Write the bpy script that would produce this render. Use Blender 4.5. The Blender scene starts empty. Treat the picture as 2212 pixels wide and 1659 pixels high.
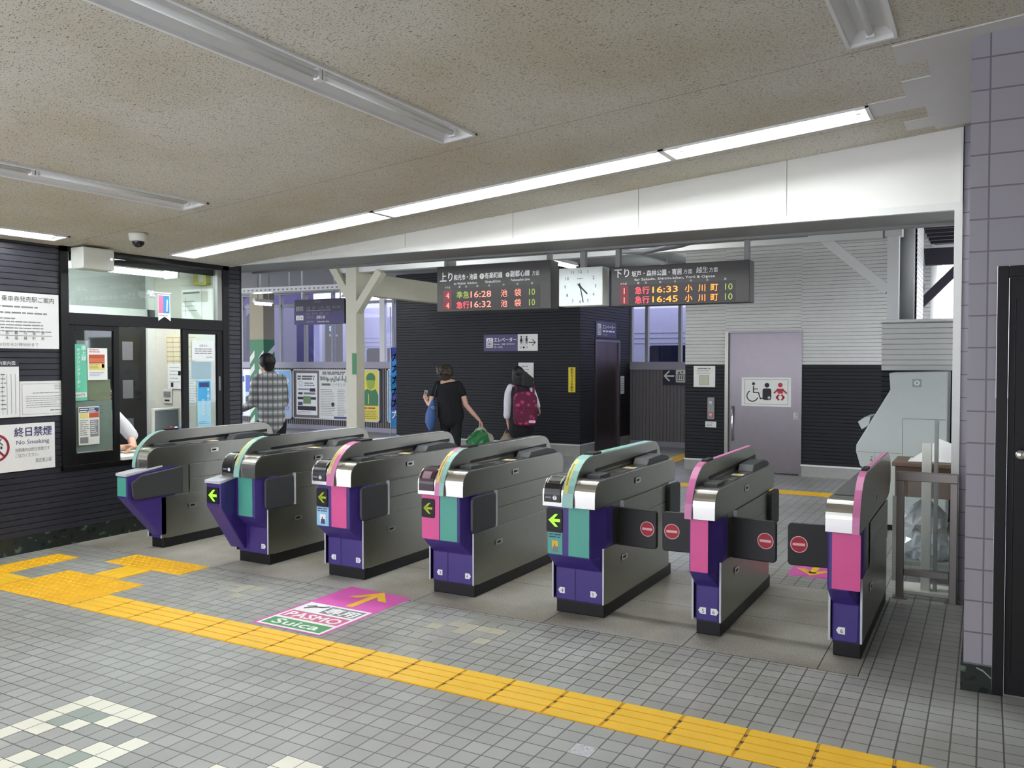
import bpy, bmesh, math, random
from mathutils import Vector, Matrix
R_ = random.Random(7)
S = bpy.context.scene
COL = S.collection
PI = math.pi
# ------------------------------------------------------------------ camera, world, exposure
cam_d = bpy.data.cameras.new('camera'); cam = bpy.data.objects.new('camera', cam_d); COL.objects.link(cam)
cam_d.sensor_width = 36.0; cam_d.lens = 1834 / 2212 * 36.0; cam_d.clip_start = .05; cam_d.clip_end = 300
cam.location = (0, 0, 1.6); cam.rotation_euler = (math.radians(90 - 1.5), 0, math.radians(29.25))
S.camera = cam
S.view_settings.view_transform = 'Standard'; S.view_settings.look = 'None'
S.view_settings.exposure = 0.9; S.view_settings.gamma = 1.0; S.view_settings.use_curve_mapping = False
W = bpy.data.worlds.new('overcast'); S.world = W; W.use_nodes = True
_n = W.node_tree.nodes; _bg = _n['Background']
_bg.inputs[0].default_value = (.85, .87, 1.0, 1); _bg.inputs[1].default_value = 2.15
TUBE_ON = 30.0      # emission of a lit fluorescent tube

# ------------------------------------------------------------------ materials
def lin(c):
    r = []
    for x in c[:3]:
        x = x / 255.0
        r.append(x / 12.92 if x <= .04045 else ((x + .055) / 1.055) ** 2.4)
    return (r[0], r[1], r[2], 1.0)
MATS = {}
def M(name, col=(200, 200, 200), rough=.5, metal=0.0, emit=0.0, noise=.05, scale=14.0, bump=0.0, bscale=60.0, light=False, spec=.5):
    if name in MATS: return MATS[name]
    m = bpy.data.materials.new(name); m.use_nodes = True; MATS[name] = m
    nt = m.node_tree; b = nt.nodes['Principled BSDF']; c = lin(col)
    tc = nt.nodes.new('ShaderNodeTexCoord'); nz = nt.nodes.new('ShaderNodeTexNoise')
    nz.inputs['Scale'].default_value = scale; nz.inputs['Detail'].default_value = 3
    nt.links.new(tc.outputs['Object'], nz.inputs['Vector'])
    mx = nt.nodes.new('ShaderNodeMix'); mx.data_type = 'RGBA'
    mx.inputs[6].default_value = tuple(min(1, x * (1 - noise)) for x in c[:3]) + (1,)
    mx.inputs[7].default_value = tuple(min(1, x * (1 + noise)) for x in c[:3]) + (1,)
    nt.links.new(nz.outputs[0], mx.inputs[0]); nt.links.new(mx.outputs[2], b.inputs['Base Color'])
    b.inputs['Roughness'].default_value = rough; b.inputs['Metallic'].default_value = metal
    b.inputs['Specular IOR Level'].default_value = spec
    if emit:
        b.inputs['Emission Color'].default_value = c; b.inputs['Emission Strength'].default_value = emit
        if not light:
            try: m.cycles.emission_sampling = 'NONE'
            except Exception: pass
    if bump:
        n2 = nt.nodes.new('ShaderNodeTexNoise'); n2.inputs['Scale'].default_value = bscale; n2.inputs['Detail'].default_value = 2
        nt.links.new(tc.outputs['Object'], n2.inputs['Vector'])
        bp = nt.nodes.new('ShaderNodeBump'); bp.inputs['Strength'].default_value = bump; bp.inputs['Distance'].default_value = .01
        nt.links.new(n2.outputs[0], bp.inputs['Height']); nt.links.new(bp.outputs[0], b.inputs['Normal'])
    return m
def N(m, kind, **kw):
    n = m.node_tree.nodes.new(kind)
    for k, v in kw.items(): setattr(n, k, v)
    return n
def brick(name, c1, c2, cm, bw, rh, mortar, off=0.0, rough=.35, origin=(0, 0), plane='XY', wear=None, spec=.5, offfreq=2):
    """grid or running tiles with real joints as bump, in object space"""
    if name in MATS: return MATS[name]
    m = M(name, (128, 128, 128), rough, spec=spec); nt = m.node_tree; b = nt.nodes['Principled BSDF']
    tc = N(m, 'ShaderNodeTexCoord'); sp = N(m, 'ShaderNodeSeparateXYZ'); cb = N(m, 'ShaderNodeCombineXYZ'); mp = N(m, 'ShaderNodeMapping')
    nt.links.new(tc.outputs['Object'], sp.inputs[0])
    for i, a in enumerate(plane): nt.links.new(sp.outputs[a], cb.inputs[i])
    nt.links.new(cb.outputs[0], mp.inputs[0]); mp.inputs['Location'].default_value = (-origin[0], -origin[1], 0)
    br = N(m, 'ShaderNodeTexBrick', offset=off, offset_frequency=offfreq, squash=1.0)
    br.inputs['Color1'].default_value = lin(c1); br.inputs['Color2'].default_value = lin(c2); br.inputs['Mortar'].default_value = lin(cm)
    br.inputs['Scale'].default_value = 1.0; br.inputs['Mortar Size'].default_value = mortar; br.inputs['Mortar Smooth'].default_value = .1
    br.inputs['Brick Width'].default_value = bw; br.inputs['Row Height'].default_value = rh
    nt.links.new(mp.outputs[0], br.inputs[0])
    out = br.outputs[0]
    if wear:
        nz = N(m, 'ShaderNodeTexNoise'); nz.inputs['Scale'].default_value = wear[1]; nz.inputs['Detail'].default_value = 4
        nt.links.new(tc.outputs['Object'], nz.inputs['Vector'])
        mx = N(m, 'ShaderNodeMix', data_type='RGBA', blend_type='MULTIPLY'); mx.inputs[0].default_value = wear[2]
        rp = N(m, 'ShaderNodeValToRGB'); rp.color_ramp.elements[0].color = lin(wear[0]); rp.color_ramp.elements[0].position = .35
        rp.color_ramp.elements[1].color = (1, 1, 1, 1); rp.color_ramp.elements[1].position = .6
        nt.links.new(nz.outputs[0], rp.inputs[0]); nt.links.new(out, mx.inputs[6]); nt.links.new(rp.outputs[0], mx.inputs[7]); out = mx.outputs[2]
    nt.links.new(out, b.inputs['Base Color'])
    bp = N(m, 'ShaderNodeBump', invert=True); bp.inputs['Strength'].default_value = .4; bp.inputs['Distance'].default_value = .004
    nt.links.new(br.outputs[1], bp.inputs['Height']); nt.links.new(bp.outputs[0], b.inputs['Normal'])
    return m
def speckle(name, base, dark, light, scale=160., rough=.5, lo=.40, hi=.62, stretch=(1, 1, 1), bump=.0, stain=None):
    m = M(name, base, rough); nt = m.node_tree; b = nt.nodes['Principled BSDF']
    tc = N(m, 'ShaderNodeTexCoord'); mp = N(m, 'ShaderNodeMapping'); mp.inputs['Scale'].default_value = stretch
    nt.links.new(tc.outputs['Object'], mp.inputs[0])
    nz = N(m, 'ShaderNodeTexNoise'); nz.inputs['Scale'].default_value = scale; nz.inputs['Detail'].default_value = 2
    nt.links.new(mp.outputs[0], nz.inputs['Vector'])
    rp = N(m, 'ShaderNodeValToRGB'); e = rp.color_ramp.elements
    e[0].position = lo - .06; e[0].color = lin(dark); e[1].position = hi + .06; e[1].color = lin(light)
    x = e.new(lo); x.color = lin(base); x = e.new(hi); x.color = lin(base)
    nt.links.new(nz.outputs[0], rp.inputs[0]); out = rp.outputs[0]
    if stain:
        n2 = N(m, 'ShaderNodeTexNoise'); n2.inputs['Scale'].default_value = stain[1]; n2.inputs['Detail'].default_value = 5
        nt.links.new(tc.outputs['Object'], n2.inputs['Vector'])
        r2 = N(m, 'ShaderNodeValToRGB'); r2.color_ramp.elements[0].position = .35; r2.color_ramp.elements[0].color = lin(stain[0])
        r2.color_ramp.elements[1].position = .62; r2.color_ramp.elements[1].color = (1, 1, 1, 1)
        mx = N(m, 'ShaderNodeMix', data_type='RGBA', blend_type='MULTIPLY'); mx.inputs[0].default_value = 1
        nt.links.new(n2.outputs[0], r2.inputs[0]); nt.links.new(out, mx.inputs[6]); nt.links.new(r2.outputs[0], mx.inputs[7]); out = mx.outputs[2]
    nt.links.new(out, b.inputs['Base Color'])
    if bump:
        bp = N(m, 'ShaderNodeBump'); bp.inputs['Strength'].default_value = bump; bp.inputs['Distance'].default_value = .006
        nt.links.new(nz.outputs[0], bp.inputs['Height']); nt.links.new(bp.outputs[0], b.inputs['Normal'])
    return m
def steel(name, col, rough, axis=(1, 1, 1)):
    m = M(name, col, rough, 1.0); nt = m.node_tree; b = nt.nodes['Principled BSDF']
    tc = N(m, 'ShaderNodeTexCoord'); mp = N(m, 'ShaderNodeMapping'); mp.inputs['Scale'].default_value = axis
    nz = N(m, 'ShaderNodeTexNoise'); nz.inputs['Scale'].default_value = 90; nz.inputs['Detail'].default_value = 4
    nt.links.new(tc.outputs['Object'], mp.inputs[0]); nt.links.new(mp.outputs[0], nz.inputs['Vector'])
    mr = N(m, 'ShaderNodeMapRange'); mr.inputs[3].default_value = rough * .75; mr.inputs[4].default_value = rough * 1.3
    nt.links.new(nz.outputs[0], mr.inputs[0]); nt.links.new(mr.outputs[0], b.inputs['Roughness'])
    return m
def glass(name, tint=(235, 240, 240), refl=.10):
    if name in MATS: return MATS[name]
    m = bpy.data.materials.new(name); m.use_nodes = True; MATS[name] = m; nt = m.node_tree; nt.nodes.clear()
    o = N(m, 'ShaderNodeOutputMaterial'); t = N(m, 'ShaderNodeBsdfTransparent'); g = N(m, 'ShaderNodeBsdfGlossy'); x = N(m, 'ShaderNodeMixShader')
    lw = N(m, 'ShaderNodeLayerWeight'); lw.inputs[0].default_value = .15
    nz = N(m, 'ShaderNodeTexNoise'); nz.inputs['Scale'].default_value = 3
    mr = N(m, 'ShaderNodeMapRange'); mr.inputs[3].default_value = .01; mr.inputs[4].default_value = .03
    nt.links.new(nz.outputs[0], mr.inputs[0]); nt.links.new(mr.outputs[0], g.inputs['Roughness'])
    t.inputs[0].default_value = lin(tint); g.inputs[0].default_value = (1, 1, 1, 1)
    ma = N(m, 'ShaderNodeMath', operation='MULTIPLY_ADD'); ma.inputs[1].default_value = .5; ma.inputs[2].default_value = refl * .4
    nt.links.new(lw.outputs[0], ma.inputs[0]); nt.links.new(ma.outputs[0], x.inputs[0])
    nt.links.new(t.outputs[0], x.inputs[1]); nt.links.new(g.outputs[0], x.inputs[2]); nt.links.new(x.outputs[0], o.inputs[0])
    return m

TX, TY, OX, OY = .0977, .0967, -1.973, 3.400
tile = brick('floor_tile', (170, 172, 167), (157, 159, 155), (92, 90, 85), TX, TY, .0035, 0, .38, (OX, OY), wear=((205, 200, 190), 1.1, .6))
white_tile = M('white_tile', (236, 234, 214), .3); green_tile = M('green_tile', (146, 158, 146), .35)
marble_tile = speckle('marble_tile', (196, 198, 200), (150, 152, 156), (225, 226, 228), 60, .3)
granite = speckle('granite', (172, 170, 160), (112, 110, 102), (206, 203, 192), 170, .45, .43, .57, stain=((206, 200, 190), 1.6))
joint = M('joint_dark', (74, 72, 68), .8)
yellow = M('tactile_yellow', (232, 176, 18), .45, noise=.12, scale=5); yellow_lite = M('tactile_yellow_bars', (240, 192, 40), .45, noise=.1, scale=5)
ceil_m = speckle('ceiling_rockwool', (212, 208, 196), (106, 98, 84), (220, 217, 206), 80, .9, .41, .70, (1, 2.6, 1), .15, stain=((236, 232, 218), .9))
ceil_w = M('ceiling_white_board', (208, 207, 204), .8, noise=.03)
header_m = M('header_panel', (224, 224, 216), .6, noise=.04, scale=2)
white_steel = M('white_painted_steel', (214, 216, 210), .4); grey_steel = M('grey_painted_steel', (140, 142, 138), .45)
siding_d = M('siding_dark', (27, 28, 31), .55, noise=.15, spec=.3); siding_l = M('siding_charcoal', (48, 49, 56), .35, noise=.15); siding_w = M('siding_white', (196, 198, 190), .5)
marble = speckle('green_marble', (34, 41, 37), (18, 22, 20), (88, 102, 92), 14, .25, .38, .62)
black_al = M('black_aluminium', (13, 13, 14), .4, spec=.35); black_m = M('black_plastic', (18, 18, 19), .45, spec=.35)
pillar_t = brick('pillar_tile', (154, 150, 156), (149, 145, 152), (112, 108, 114), .2, .1534, .004, 0, .3, (-.005, .134), 'XZ')
stain_s = steel('stainless_side', (150, 150, 141), .30, (1, 1, 14)); stain_k = steel('stainless_fence', (142, 136, 132), .35, (1, 1, 14)); stain_b = steel('stainless_bright', (214, 212, 206), .20, (14, 1, 1))
stain_d = steel('stainless_door', (124, 119, 122), .30, (14, 1, 1)); chrome = steel('chrome', (220, 220, 220), .12)
purple = M('purple_cover', (62, 46, 122), .4); pink = M('pink_panel', (218, 84, 148), .4); turq = M('turquoise_panel', (80, 164, 146), .4)
pinkl = M('pink_band', (204, 118, 164), .3); turql = M('turquoise_band', (142, 190, 178), .3); paleband = M('pale_band', (214, 214, 214), .25)
white = M('paper_white', (240, 242, 240), .6, noise=.02); off_white = M('off_white', (224, 226, 216), .55); ink = M('ink_black', (34, 34, 38), .6)
inkg = M('ink_grey', (128, 128, 130), .6); violet = M('sign_violet', (44, 34, 92), .4); violet_d = M('sign_violet_dark', (26, 22, 46), .4)
red = M('red_sign', (176, 22, 44), .4); redw = M('sign_pinkwhite', (236, 190, 192), .45)
lamp_w = M('lamp_white_enamel', (226, 226, 224), .35); tube_on = M('tube_lit', (248, 252, 255), .3, emit=TUBE_ON, light=True); tube_off = M('tube_unlit', (226, 228, 224), .25)
glass_c = glass('clear_glass'); glass_v = glass('tinted_glass', (206, 206, 236)); glass_d = glass('office_glass', (225, 232, 230), .12)
skin = M('skin', (214, 170, 146), .5, noise=.06); hair_b = M('hair_black', (20, 18, 18), .5, noise=.3, scale=60); hair_br = M('hair_brown', (58, 48, 36), .5, noise=.3, scale=50)
cloth_b = M('cloth_black', (17, 17, 18), .85, noise=.2); cloth_w = M('cloth_white', (226, 228, 232), .8); cloth_g = M('cloth_dark', (30, 28, 34), .85)
arrow_on = M('arrow_green', (120, 255, 40), .4, emit=1.3); arrow_dim = M('arrow_olive', (150, 170, 20), .5, emit=.12)
led_o = M('led_orange', (255, 120, 30), .5, emit=1.5); led_r = M('led_red', (255, 60, 70), .5, emit=1.3); led_g = M('led_green', (140, 165, 60), .5, emit=.25); led_p = M('led_salmon', (255, 120, 100), .5, emit=.9)
board_k = M('led_board', (52, 50, 46), .5); board_s = M('led_window', (22, 14, 14), .35); board_r = M('led_red_window', (96, 8, 26), .35, emit=.12)

# ------------------------------------------------------------------ mesh builder
_tc = {}
_fc = bpy.data.curves.new('lettering_source', 'FONT'); _fc.resolution_u = 2; _fo = bpy.data.objects.new('lettering_source', _fc)
def glyphs(s):
    if s in _tc: return _tc[s]
    _fc.body = s; me = bpy.data.meshes.new_from_object(_fo)
    r = ([(v.co.x, v.co.y) for v in me.vertices], [tuple(p.vertices) for p in me.polygons])
    bpy.data.meshes.remove(me); _tc[s] = r; return r
def frame(o, face):
    r, u, n = {'-Y': ((1, 0, 0), (0, 0, 1), (0, -1, 0)), '+X': ((0, 1, 0), (0, 0, 1), (1, 0, 0)), '-X': ((0, -1, 0), (0, 0, 1), (-1, 0, 0)),
               '+Z': ((1, 0, 0), (0, 1, 0), (0, 0, 1)), '+Y': ((-1, 0, 0), (0, 0, 1), (0, 1, 0))}[face]
    return Matrix(((r[0], u[0], n[0], o[0]), (r[1], u[1], n[1], o[1]), (r[2], u[2], n[2], o[2]), (0, 0, 0, 1)))
class MB:
    def __init__(s, M=None, tf=None): s.v = []; s.f = []; s.m = []; s.mats = []; s.M = M; s.tf = tf
    def mi(s, m):
        if m not in s.mats: s.mats.append(m)
        return s.mats.index(m)
    def add(s, vs, fs, m):
        b = len(s.v)
        for p in vs:
            p = Vector(p)
            if s.M is not None: p = s.M @ p
            if s.tf: p = Vector(s.tf(p))
            s.v.append(p)
        k = s.mi(m)
        for f in fs: s.f.append([b + i for i in f]); s.m.append(k)
    def box(s, x0, x1, y0, y1, z0, z1, m):
        vs = [(x, y, z) for z in (z0, z1) for y in (y0, y1) for x in (x0, x1)]
        s.add(vs, [(0, 2, 3, 1), (4, 5, 7, 6), (0, 1, 5, 4), (2, 6, 7, 3), (0, 4, 6, 2), (1, 3, 7, 5)], m)
    def quad(s, a, b, c, d, m): s.add([a, b, c, d], [(0, 1, 2, 3)], m)
    def rect(s, u0, u1, v0, v1, n, m): s.add([(u0, v0, n), (u1, v0, n), (u1, v1, n), (u0, v1, n)], [(0, 1, 2, 3)], m)
    def prism(s, pr, ax, a, b, m, caps=True):
        """extrude a 2-D outline along an axis: ax 'x' outline is (y,z), 'y' (x,z), 'z' (x,y)"""
        def P(p, t): return {'x': (t, p[0], p[1]), 'y': (p[0], t, p[1]), 'z': (p[0], p[1], t)}[ax]
        n = len(pr); vs = [P(p, a) for p in pr] + [P(p, b) for p in pr]
        fs = [(i, (i + 1) % n, n + (i + 1) % n, n + i) for i in range(n)]
        if caps: fs += [tuple(range(n - 1, -1, -1)), tuple(range(n, 2 * n))]
        s.add(vs, fs, m)
    def rings(s, rs, m, cap=True):
        n = len(rs[0]); vs = [p for r in rs for p in r]; fs = []
        for k in range(len(rs) - 1):
            for i in range(n): fs.append((k * n + i, k * n + (i + 1) % n, (k + 1) * n + (i + 1) % n, (k + 1) * n + i))
        if cap: fs += [tuple(range(n - 1, -1, -1)), tuple(range((len(rs) - 1) * n, len(rs) * n))]
        s.add(vs, fs, m)
    def loft(s, pts, rad, m, n=14, ref=(1, 0, 0), round_ends=False):
        pts = [Vector(p) for p in pts]; rad = [(r, r) if isinstance(r, (int, float)) else r for r in rad]
        if round_ends:
            d0 = (pts[0] - pts[1]).normalized(); d1 = (pts[-1] - pts[-2]).normalized(); a, b = rad[0], rad[-1]; ma, mb_ = min(a), min(b)
            pre = [(pts[0] + d0 * ma * math.sin(t), (a[0] * math.cos(t), a[1] * math.cos(t))) for t in (1.45, 1.1, .6)]
            suf = [(pts[-1] + d1 * mb_ * math.sin(t), (b[0] * math.cos(t), b[1] * math.cos(t))) for t in (.6, 1.1, 1.45)]
            pts = [p for p, _ in pre] + pts + [p for p, _ in suf]; rad = [r for _, r in pre] + rad + [r for _, r in suf]
        rs = []; ref = Vector(ref)
        for i, p in enumerate(pts):
            t = (pts[min(i + 1, len(pts) - 1)] - pts[max(i - 1, 0)]).normalized()
            e = ref - t * ref.dot(t)
            if e.length < .05: e = Vector((0, 1, 0)) - t * t.y
            if e.length < .05: e = Vector((0, 0, 1)) - t * t.z
            e.normalize(); g = t.cross(e)
            rs.append([p + e * (rad[i][0] * math.cos(2 * PI * k / n)) + g * (rad[i][1] * math.sin(2 * PI * k / n)) for k in range(n)])
        s.rings(rs, m)
    def tube(s, pts, r, m, n=10): s.loft(pts, [r] * len(pts), m, n)
    def ball(s, c, r, m, n=14):
        if isinstance(r, (int, float)): r = (r, r, r)
        rs = []
        for k in range(n // 2 + 1):
            a = -PI / 2 + PI * max(.03, min(n / 2 - .03, k)) / (n / 2)
            rs.append([(c[0] + r[0] * math.cos(a) * math.cos(2 * PI * i / n), c[1] + r[1] * math.cos(a) * math.sin(2 * PI * i / n), c[2] + r[2] * math.sin(a)) for i in range(n)])
        s.rings(rs, m)
    def disc(s, c, r, n, m, k=28, r0=0):
        if r0:
            vs = [(c[0] + q * math.cos(2 * PI * i / k), c[1] + q * math.sin(2 * PI * i / k), n) for q in (r0, r) for i in range(k)]
            s.add(vs, [(i, k + i, k + (i + 1) % k, (i + 1) % k)[::-1] if False else (i, (i + 1) % k, k + (i + 1) % k, k + i)[::-1] for i in range(k)], m)
        else: s.add([(c[0] + r * math.cos(2 * PI * i / k), c[1] + r * math.sin(2 * PI * i / k), n) for i in range(k)], [tuple(range(k))], m)
    def rrect(s, u0, u1, v0, v1, n0, n1, r, m, k=4):
        pr = []
        for cx, cy, a0 in ((u1 - r, v1 - r, 0), (u0 + r, v1 - r, PI / 2), (u0 + r, v0 + r, PI), (u1 - r, v0 + r, 1.5 * PI)):
            for i in range(k + 1):
                a = a0 + PI / 2 * i / k; pr.append((cx + r * math.cos(a), cy + r * math.sin(a)))
        s.prism(pr, 'z', n0, n1, m)
    def poly(s, pts, n, m): s.add([(p[0], p[1], n) for p in pts], [tuple(range(len(pts)))], m)
    def stroke(s, pts, w, n, m):
        for a, b in zip(pts, pts[1:]):
            a, b = Vector(a), Vector(b); d = (b - a)
            if d.length < 1e-6: continue
            d.normalize(); e = Vector((-d.y, d.x)) * w / 2; x = d * w * .2; a = a - x; b = b + x
            s.add([(*(a - e), n), (*(b - e), n), (*(b + e), n), (*(a + e), n)], [(0, 1, 2, 3)], m)
    def text(s, t, u, v, h, m, n=.0022, w=None, al='l', sq=1.0, bold=0):
        vs, fs = glyphs(t)
        if not vs: return
        x0 = min(p[0] for p in vs); x1 = max(p[0] for p in vs); k = w / (x1 - x0) if w else h * sq
        off = {'l': 0, 'c': -(x1 - x0) / 2, 'r': -(x1 - x0)}[al]
        for i, (du, dv) in enumerate(((0, 0), (1, 0), (-1, 0), (0, 1), (0, -1))[:5 if bold else 1]): s.add([(u + (p[0] - x0 + off) * k + du * bold * h, v + p[1] * h + dv * bold * h, n + i * .00003) for p in vs], fs, m)
    def vtext(s, t, u, v, h, m, n=.0022, step=1.0, bold=.015):
        for i, c in enumerate(t):
            if c == 'ー':
                s.stroke([(u, v - i * h * step - h * .85), (u, v - i * h * step - h * .1)], h * .1, n, m); continue
            s.text(c, u, v - (i + .85) * h * step, h, m, n, al='c', bold=bold)
    def lines(s, u0, u1, v, k, dv, th, m, n=.0022, ragged=.35):
        """rows of print too small to read in the photograph"""
        for i in range(k):
            u = u0
            end = u1 - (u1 - u0) * R_.random() * ragged
            while u < end:
                q = min(end, u + th * R_.uniform(2.5, 9)); s.rect(u, q, v - i * dv - th, v - i * dv, n, m); u = q + th * .8
    def build(s, name, parent=None, bevel=0, seg=2, smooth=False, loc=None, rot=0.0):
        me = bpy.data.meshes.new(name); o = bpy.data.objects.new(name, me)
        base = Vector((0, 0, 0))
        if parent is not None:
            q = parent
            while q is not None: base += q.location; q = q.parent
        elif loc is not None: base = Vector(loc); o.location = base
        else:
            lo = [min(v[i] for v in s.v) for i in range(3)]; hi = [max(v[i] for v in s.v) for i in range(3)]
            base = Vector(((lo[0] + hi[0]) / 2, (lo[1] + hi[1]) / 2, lo[2])); o.location = base
        me.from_pydata([tuple(v - base) for v in s.v], [], s.f)
        for m in s.mats: me.materials.append(m)
        me.polygons.foreach_set('material_index', s.m)
        bm = bmesh.new(); bm.from_mesh(me); bmesh.ops.recalc_face_normals(bm, faces=bm.faces) if smooth != 'keep' else None; bm.to_mesh(me); bm.free()
        if smooth: me.polygons.foreach_set('use_smooth', [True] * len(me.polygons))
        me.update(); COL.objects.link(o)
        if parent is not None: o.parent = parent
        if bevel:
            b = o.modifiers.new('edge', 'BEVEL'); b.width = bevel; b.segments = seg; b.limit_method = 'ANGLE'; b.angle_limit = math.radians(40)
        return o
def tag(o, label, cat, group=None, kind=None):
    o['label'] = label; o['category'] = cat
    if group: o['group'] = group
    if kind: o['kind'] = kind
    return o
def thing(name, label, cat, loc, group=None, kind=None):
    o = bpy.data.objects.new(name, None); o.empty_display_size = .1; COL.objects.link(o); o.location = loc
    return tag(o, label, cat, group, kind)
def siding(mb, u0, u1, v0, v1, pitch, d, m):
    """overlapping horizontal boards: lip, groove and shadow line as real faces, in (u, v, n)"""
    v = v0; g = pitch * .13
    while v < v1 - 1e-4:
        t = min(v + pitch, v1); a = max(v, t - g)
        mb.quad((u0, v, d), (u1, v, d), (u1, a, d), (u0, a, d), m)
        mb.quad((u0, a, d), (u1, a, d), (u1, t, 0), (u0, t, 0), m)
        mb.quad((u0, t, 0), (u1, t, 0), (u1, t, d), (u0, t, d), m)
        v = t
def copy_tree(o, parent=None, loc=None):
    c = o.copy(); COL.objects.link(c)
    if parent is not None: c.parent = parent
    if loc is not None: c.location = loc
    for ch in list(o.children): copy_tree(ch, c)
    return c
def zc(x): return 2.6 + .0812 * (x + 7)          # the sloping ceiling

# ------------------------------------------------------------------ floor, tactile paving
def cells(mb, xs, ys, skip, fn):
    for a, b in zip(xs, xs[1:]):
        for c, d in zip(ys, ys[1:]):
            if not skip((a + b) / 2, (c + d) / 2): fn(a, b, c, d)
SL0, SL1 = 4.593, 6.25
b = MB()
def fl(a, bb, c, d): b.quad((a, c, 0), (bb, c, 0), (bb, d, 0), (a, d, 0), granite if (-7.05 < (a + bb) / 2 < -.556 and SL0 < (c + d) / 2 < SL1) else tile)
cells(b, [-18.5, -7, -.556, 4.5], [-2.5, SL0, SL1, 15.4], lambda x, y: x < -7 and y < SL0, fl)
for x in (-6.28, -5.22, -4.27, -3.33, -2.36, -1.48, -.755):
    b.rect(x - .003, x + .003, SL0, SL1, .0006, joint)
for y in (5.36, 5.9): b.rect(-7, -.556, y - .0025, y + .0025, .0006, joint)
b.rect(-7, -.55, SL0 - .004, SL0 + .002, .0006, joint); b.rect(-7, -.55, SL1 - .003, SL1 + .003, .0006, joint); b.rect(-.559, -.553, SL0, SL1, .0006, joint)
WT = [(i, 0) for i in range(5)] + [(0, j) for j in range(1, 6)] + [(3, 1), (2, 2), (1, 3)] + [(6, j) for j in range(2, 7)] + [(i, 6) for i in range(1, 6)] + [(5, 3), (4, 4), (3, 5)] + [(13, 0), (14, 0), (13, 1), (11, 2), (11, 3), (10, 3)]
GT = [(1, 1), (2, 1), (1, 2), (5, 5), (4, 5), (5, 4)]
X0, Y0 = OX - 18 * TX, 2.530
for L, mm in ((WT, white_tile), (GT, green_tile)):
    for i, j in L: b.rect(X0 + i * TX + .002, X0 + (i + 1) * TX - .002, Y0 - (j + 1) * TY + .002, Y0 - j * TY - .002, .0006, mm)
i = round((-1.481 - OX) / TX); b.rect(OX + i * TX, OX + (i + 1) * TX, 3.4 - 3 * TY, 3.4 - 2 * TY, .0006, marble_tile)
residue = M('tile_residue', (174, 171, 153), .38, noise=.1); residue_j = M('joint_residue', (196, 186, 140), .5)
for (cx, cy) in ((-2.72, 4.17), (-4.60, 4.30)):
    for a in range(-4, 5):
        for c in range(-4, 5):
            xx = OX + round((cx + a * TX - OX) / TX) * TX; yy = 3.69 + round((cy + c * TY - 3.69) / TY) * TY; d = math.hypot(a, c)
            if yy + TY > SL0 - .01: continue
            if R_.random() > d / 2.4: b.rect(xx + .003, xx + TX - .003, yy + .003, yy + TY - .003, .0005, residue)
            if R_.random() > d / 4.5: b.rect(xx, xx + TX, yy - .0018, yy + .0018, .0006, residue_j)
            if R_.random() > d / 5.0: b.rect(xx - .0018, xx + .0018, yy, yy + TY, .0006, residue_j)
tag(b.build('floor', loc=(0, 0, 0), smooth='keep'), 'grey tiled station floor with a granite strip under the gates', 'floor', kind='structure')

def tact(mb, x0, y0, kind, s=.29, along='x'):
    mb.box(x0 + .001, x0 + s - .001, y0 + .001, y0 + s - .001, -.002, .003, yellow)
    if kind == 'dots':
        for i in range(5):
            for j in range(5): mb.loft([(x0 + s * (i + .5) / 5, y0 + s * (j + .5) / 5, .003), (x0 + s * (i + .5) / 5, y0 + s * (j + .5) / 5, .008)], [.015, .010], yellow, 8)
    else:
        for k in range(4):
            c = s * (k + .5) / 4; e = .032
            if along == 'x': mb.box(x0 + .008, x0 + s - .008, y0 + c - e, y0 + c + e, .003, .007, yellow_lite)
            else: mb.box(x0 + c - e, x0 + c + e, y0 + .008, y0 + s - .008, .003, .007, yellow_lite)
b = MB()
x = -5.23
while x < .9:
    tact(b, x, 3.40, 'bars'); [b.box(x - .007, x + .007, 3.40 + .0725 * k - .010, 3.40 + .0725 * k + .010, .003, .0045, joint) for k in (1, 2, 3)]; x += .29
tag(b.build('tactile_paving'), 'long yellow ribbed guide strip crossing the floor in front of the gates', 'tactile paving', 'yellow tactile paving')
b = MB()
for j in range(2):
    for i in range(3): tact(b, -6.13 + .2967 * i, 3.405 + .29 * j, 'dots', .29)
tag(b.build('tactile_paving'), 'big square of yellow dotted paving where the guide strip ends', 'tactile paving', 'yellow tactile paving')
b = MB(); tact(b, -6.435, 3.41, 'bars'); tag(b.build('tactile_paving'), 'single yellow ribbed paving slab left of the big dotted square', 'tactile paving', 'yellow tactile paving')
b = MB()
for j in range(3): tact(b, -6.74, 3.42 + .292 * j, 'dots')
tag(b.build('tactile_paving'), 'row of yellow dotted slabs along the marble skirting under the notices', 'tactile paving', 'yellow tactile paving')
b = MB(); tact(b, -5.85, 4.0, 'bars', along='y'); tag(b.build('tactile_paving'), 'yellow ribbed slab joining the dotted square to the row by the first gate', 'tactile paving', 'yellow tactile paving')
b = MB()
for i in range(3): tact(b, -6.14 + .293 * i, 4.30, 'dots')
tag(b.build('tactile_paving'), 'row of three yellow dotted slabs in front of the widest gate lane', 'tactile paving', 'yellow tactile paving')
b = MB()
x = -3.5
while x < -1.3: tact(b, x, 10.55, 'bars'); x += .29
tag(b.build('tactile_paving'), 'yellow guide path crossing the floor behind the gates towards the toilet door', 'tactile paving', 'yellow tactile paving')
b = MB()
for k in range(15): tact(b, -4.6, 10.55 + .29 * k, 'dots' if k in (0, 14) else 'bars', along='y')
tag(b.build('tactile_paving'), 'yellow guide path running into the passage beside the lift shaft', 'tactile paving', 'yellow tactile paving')

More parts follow.
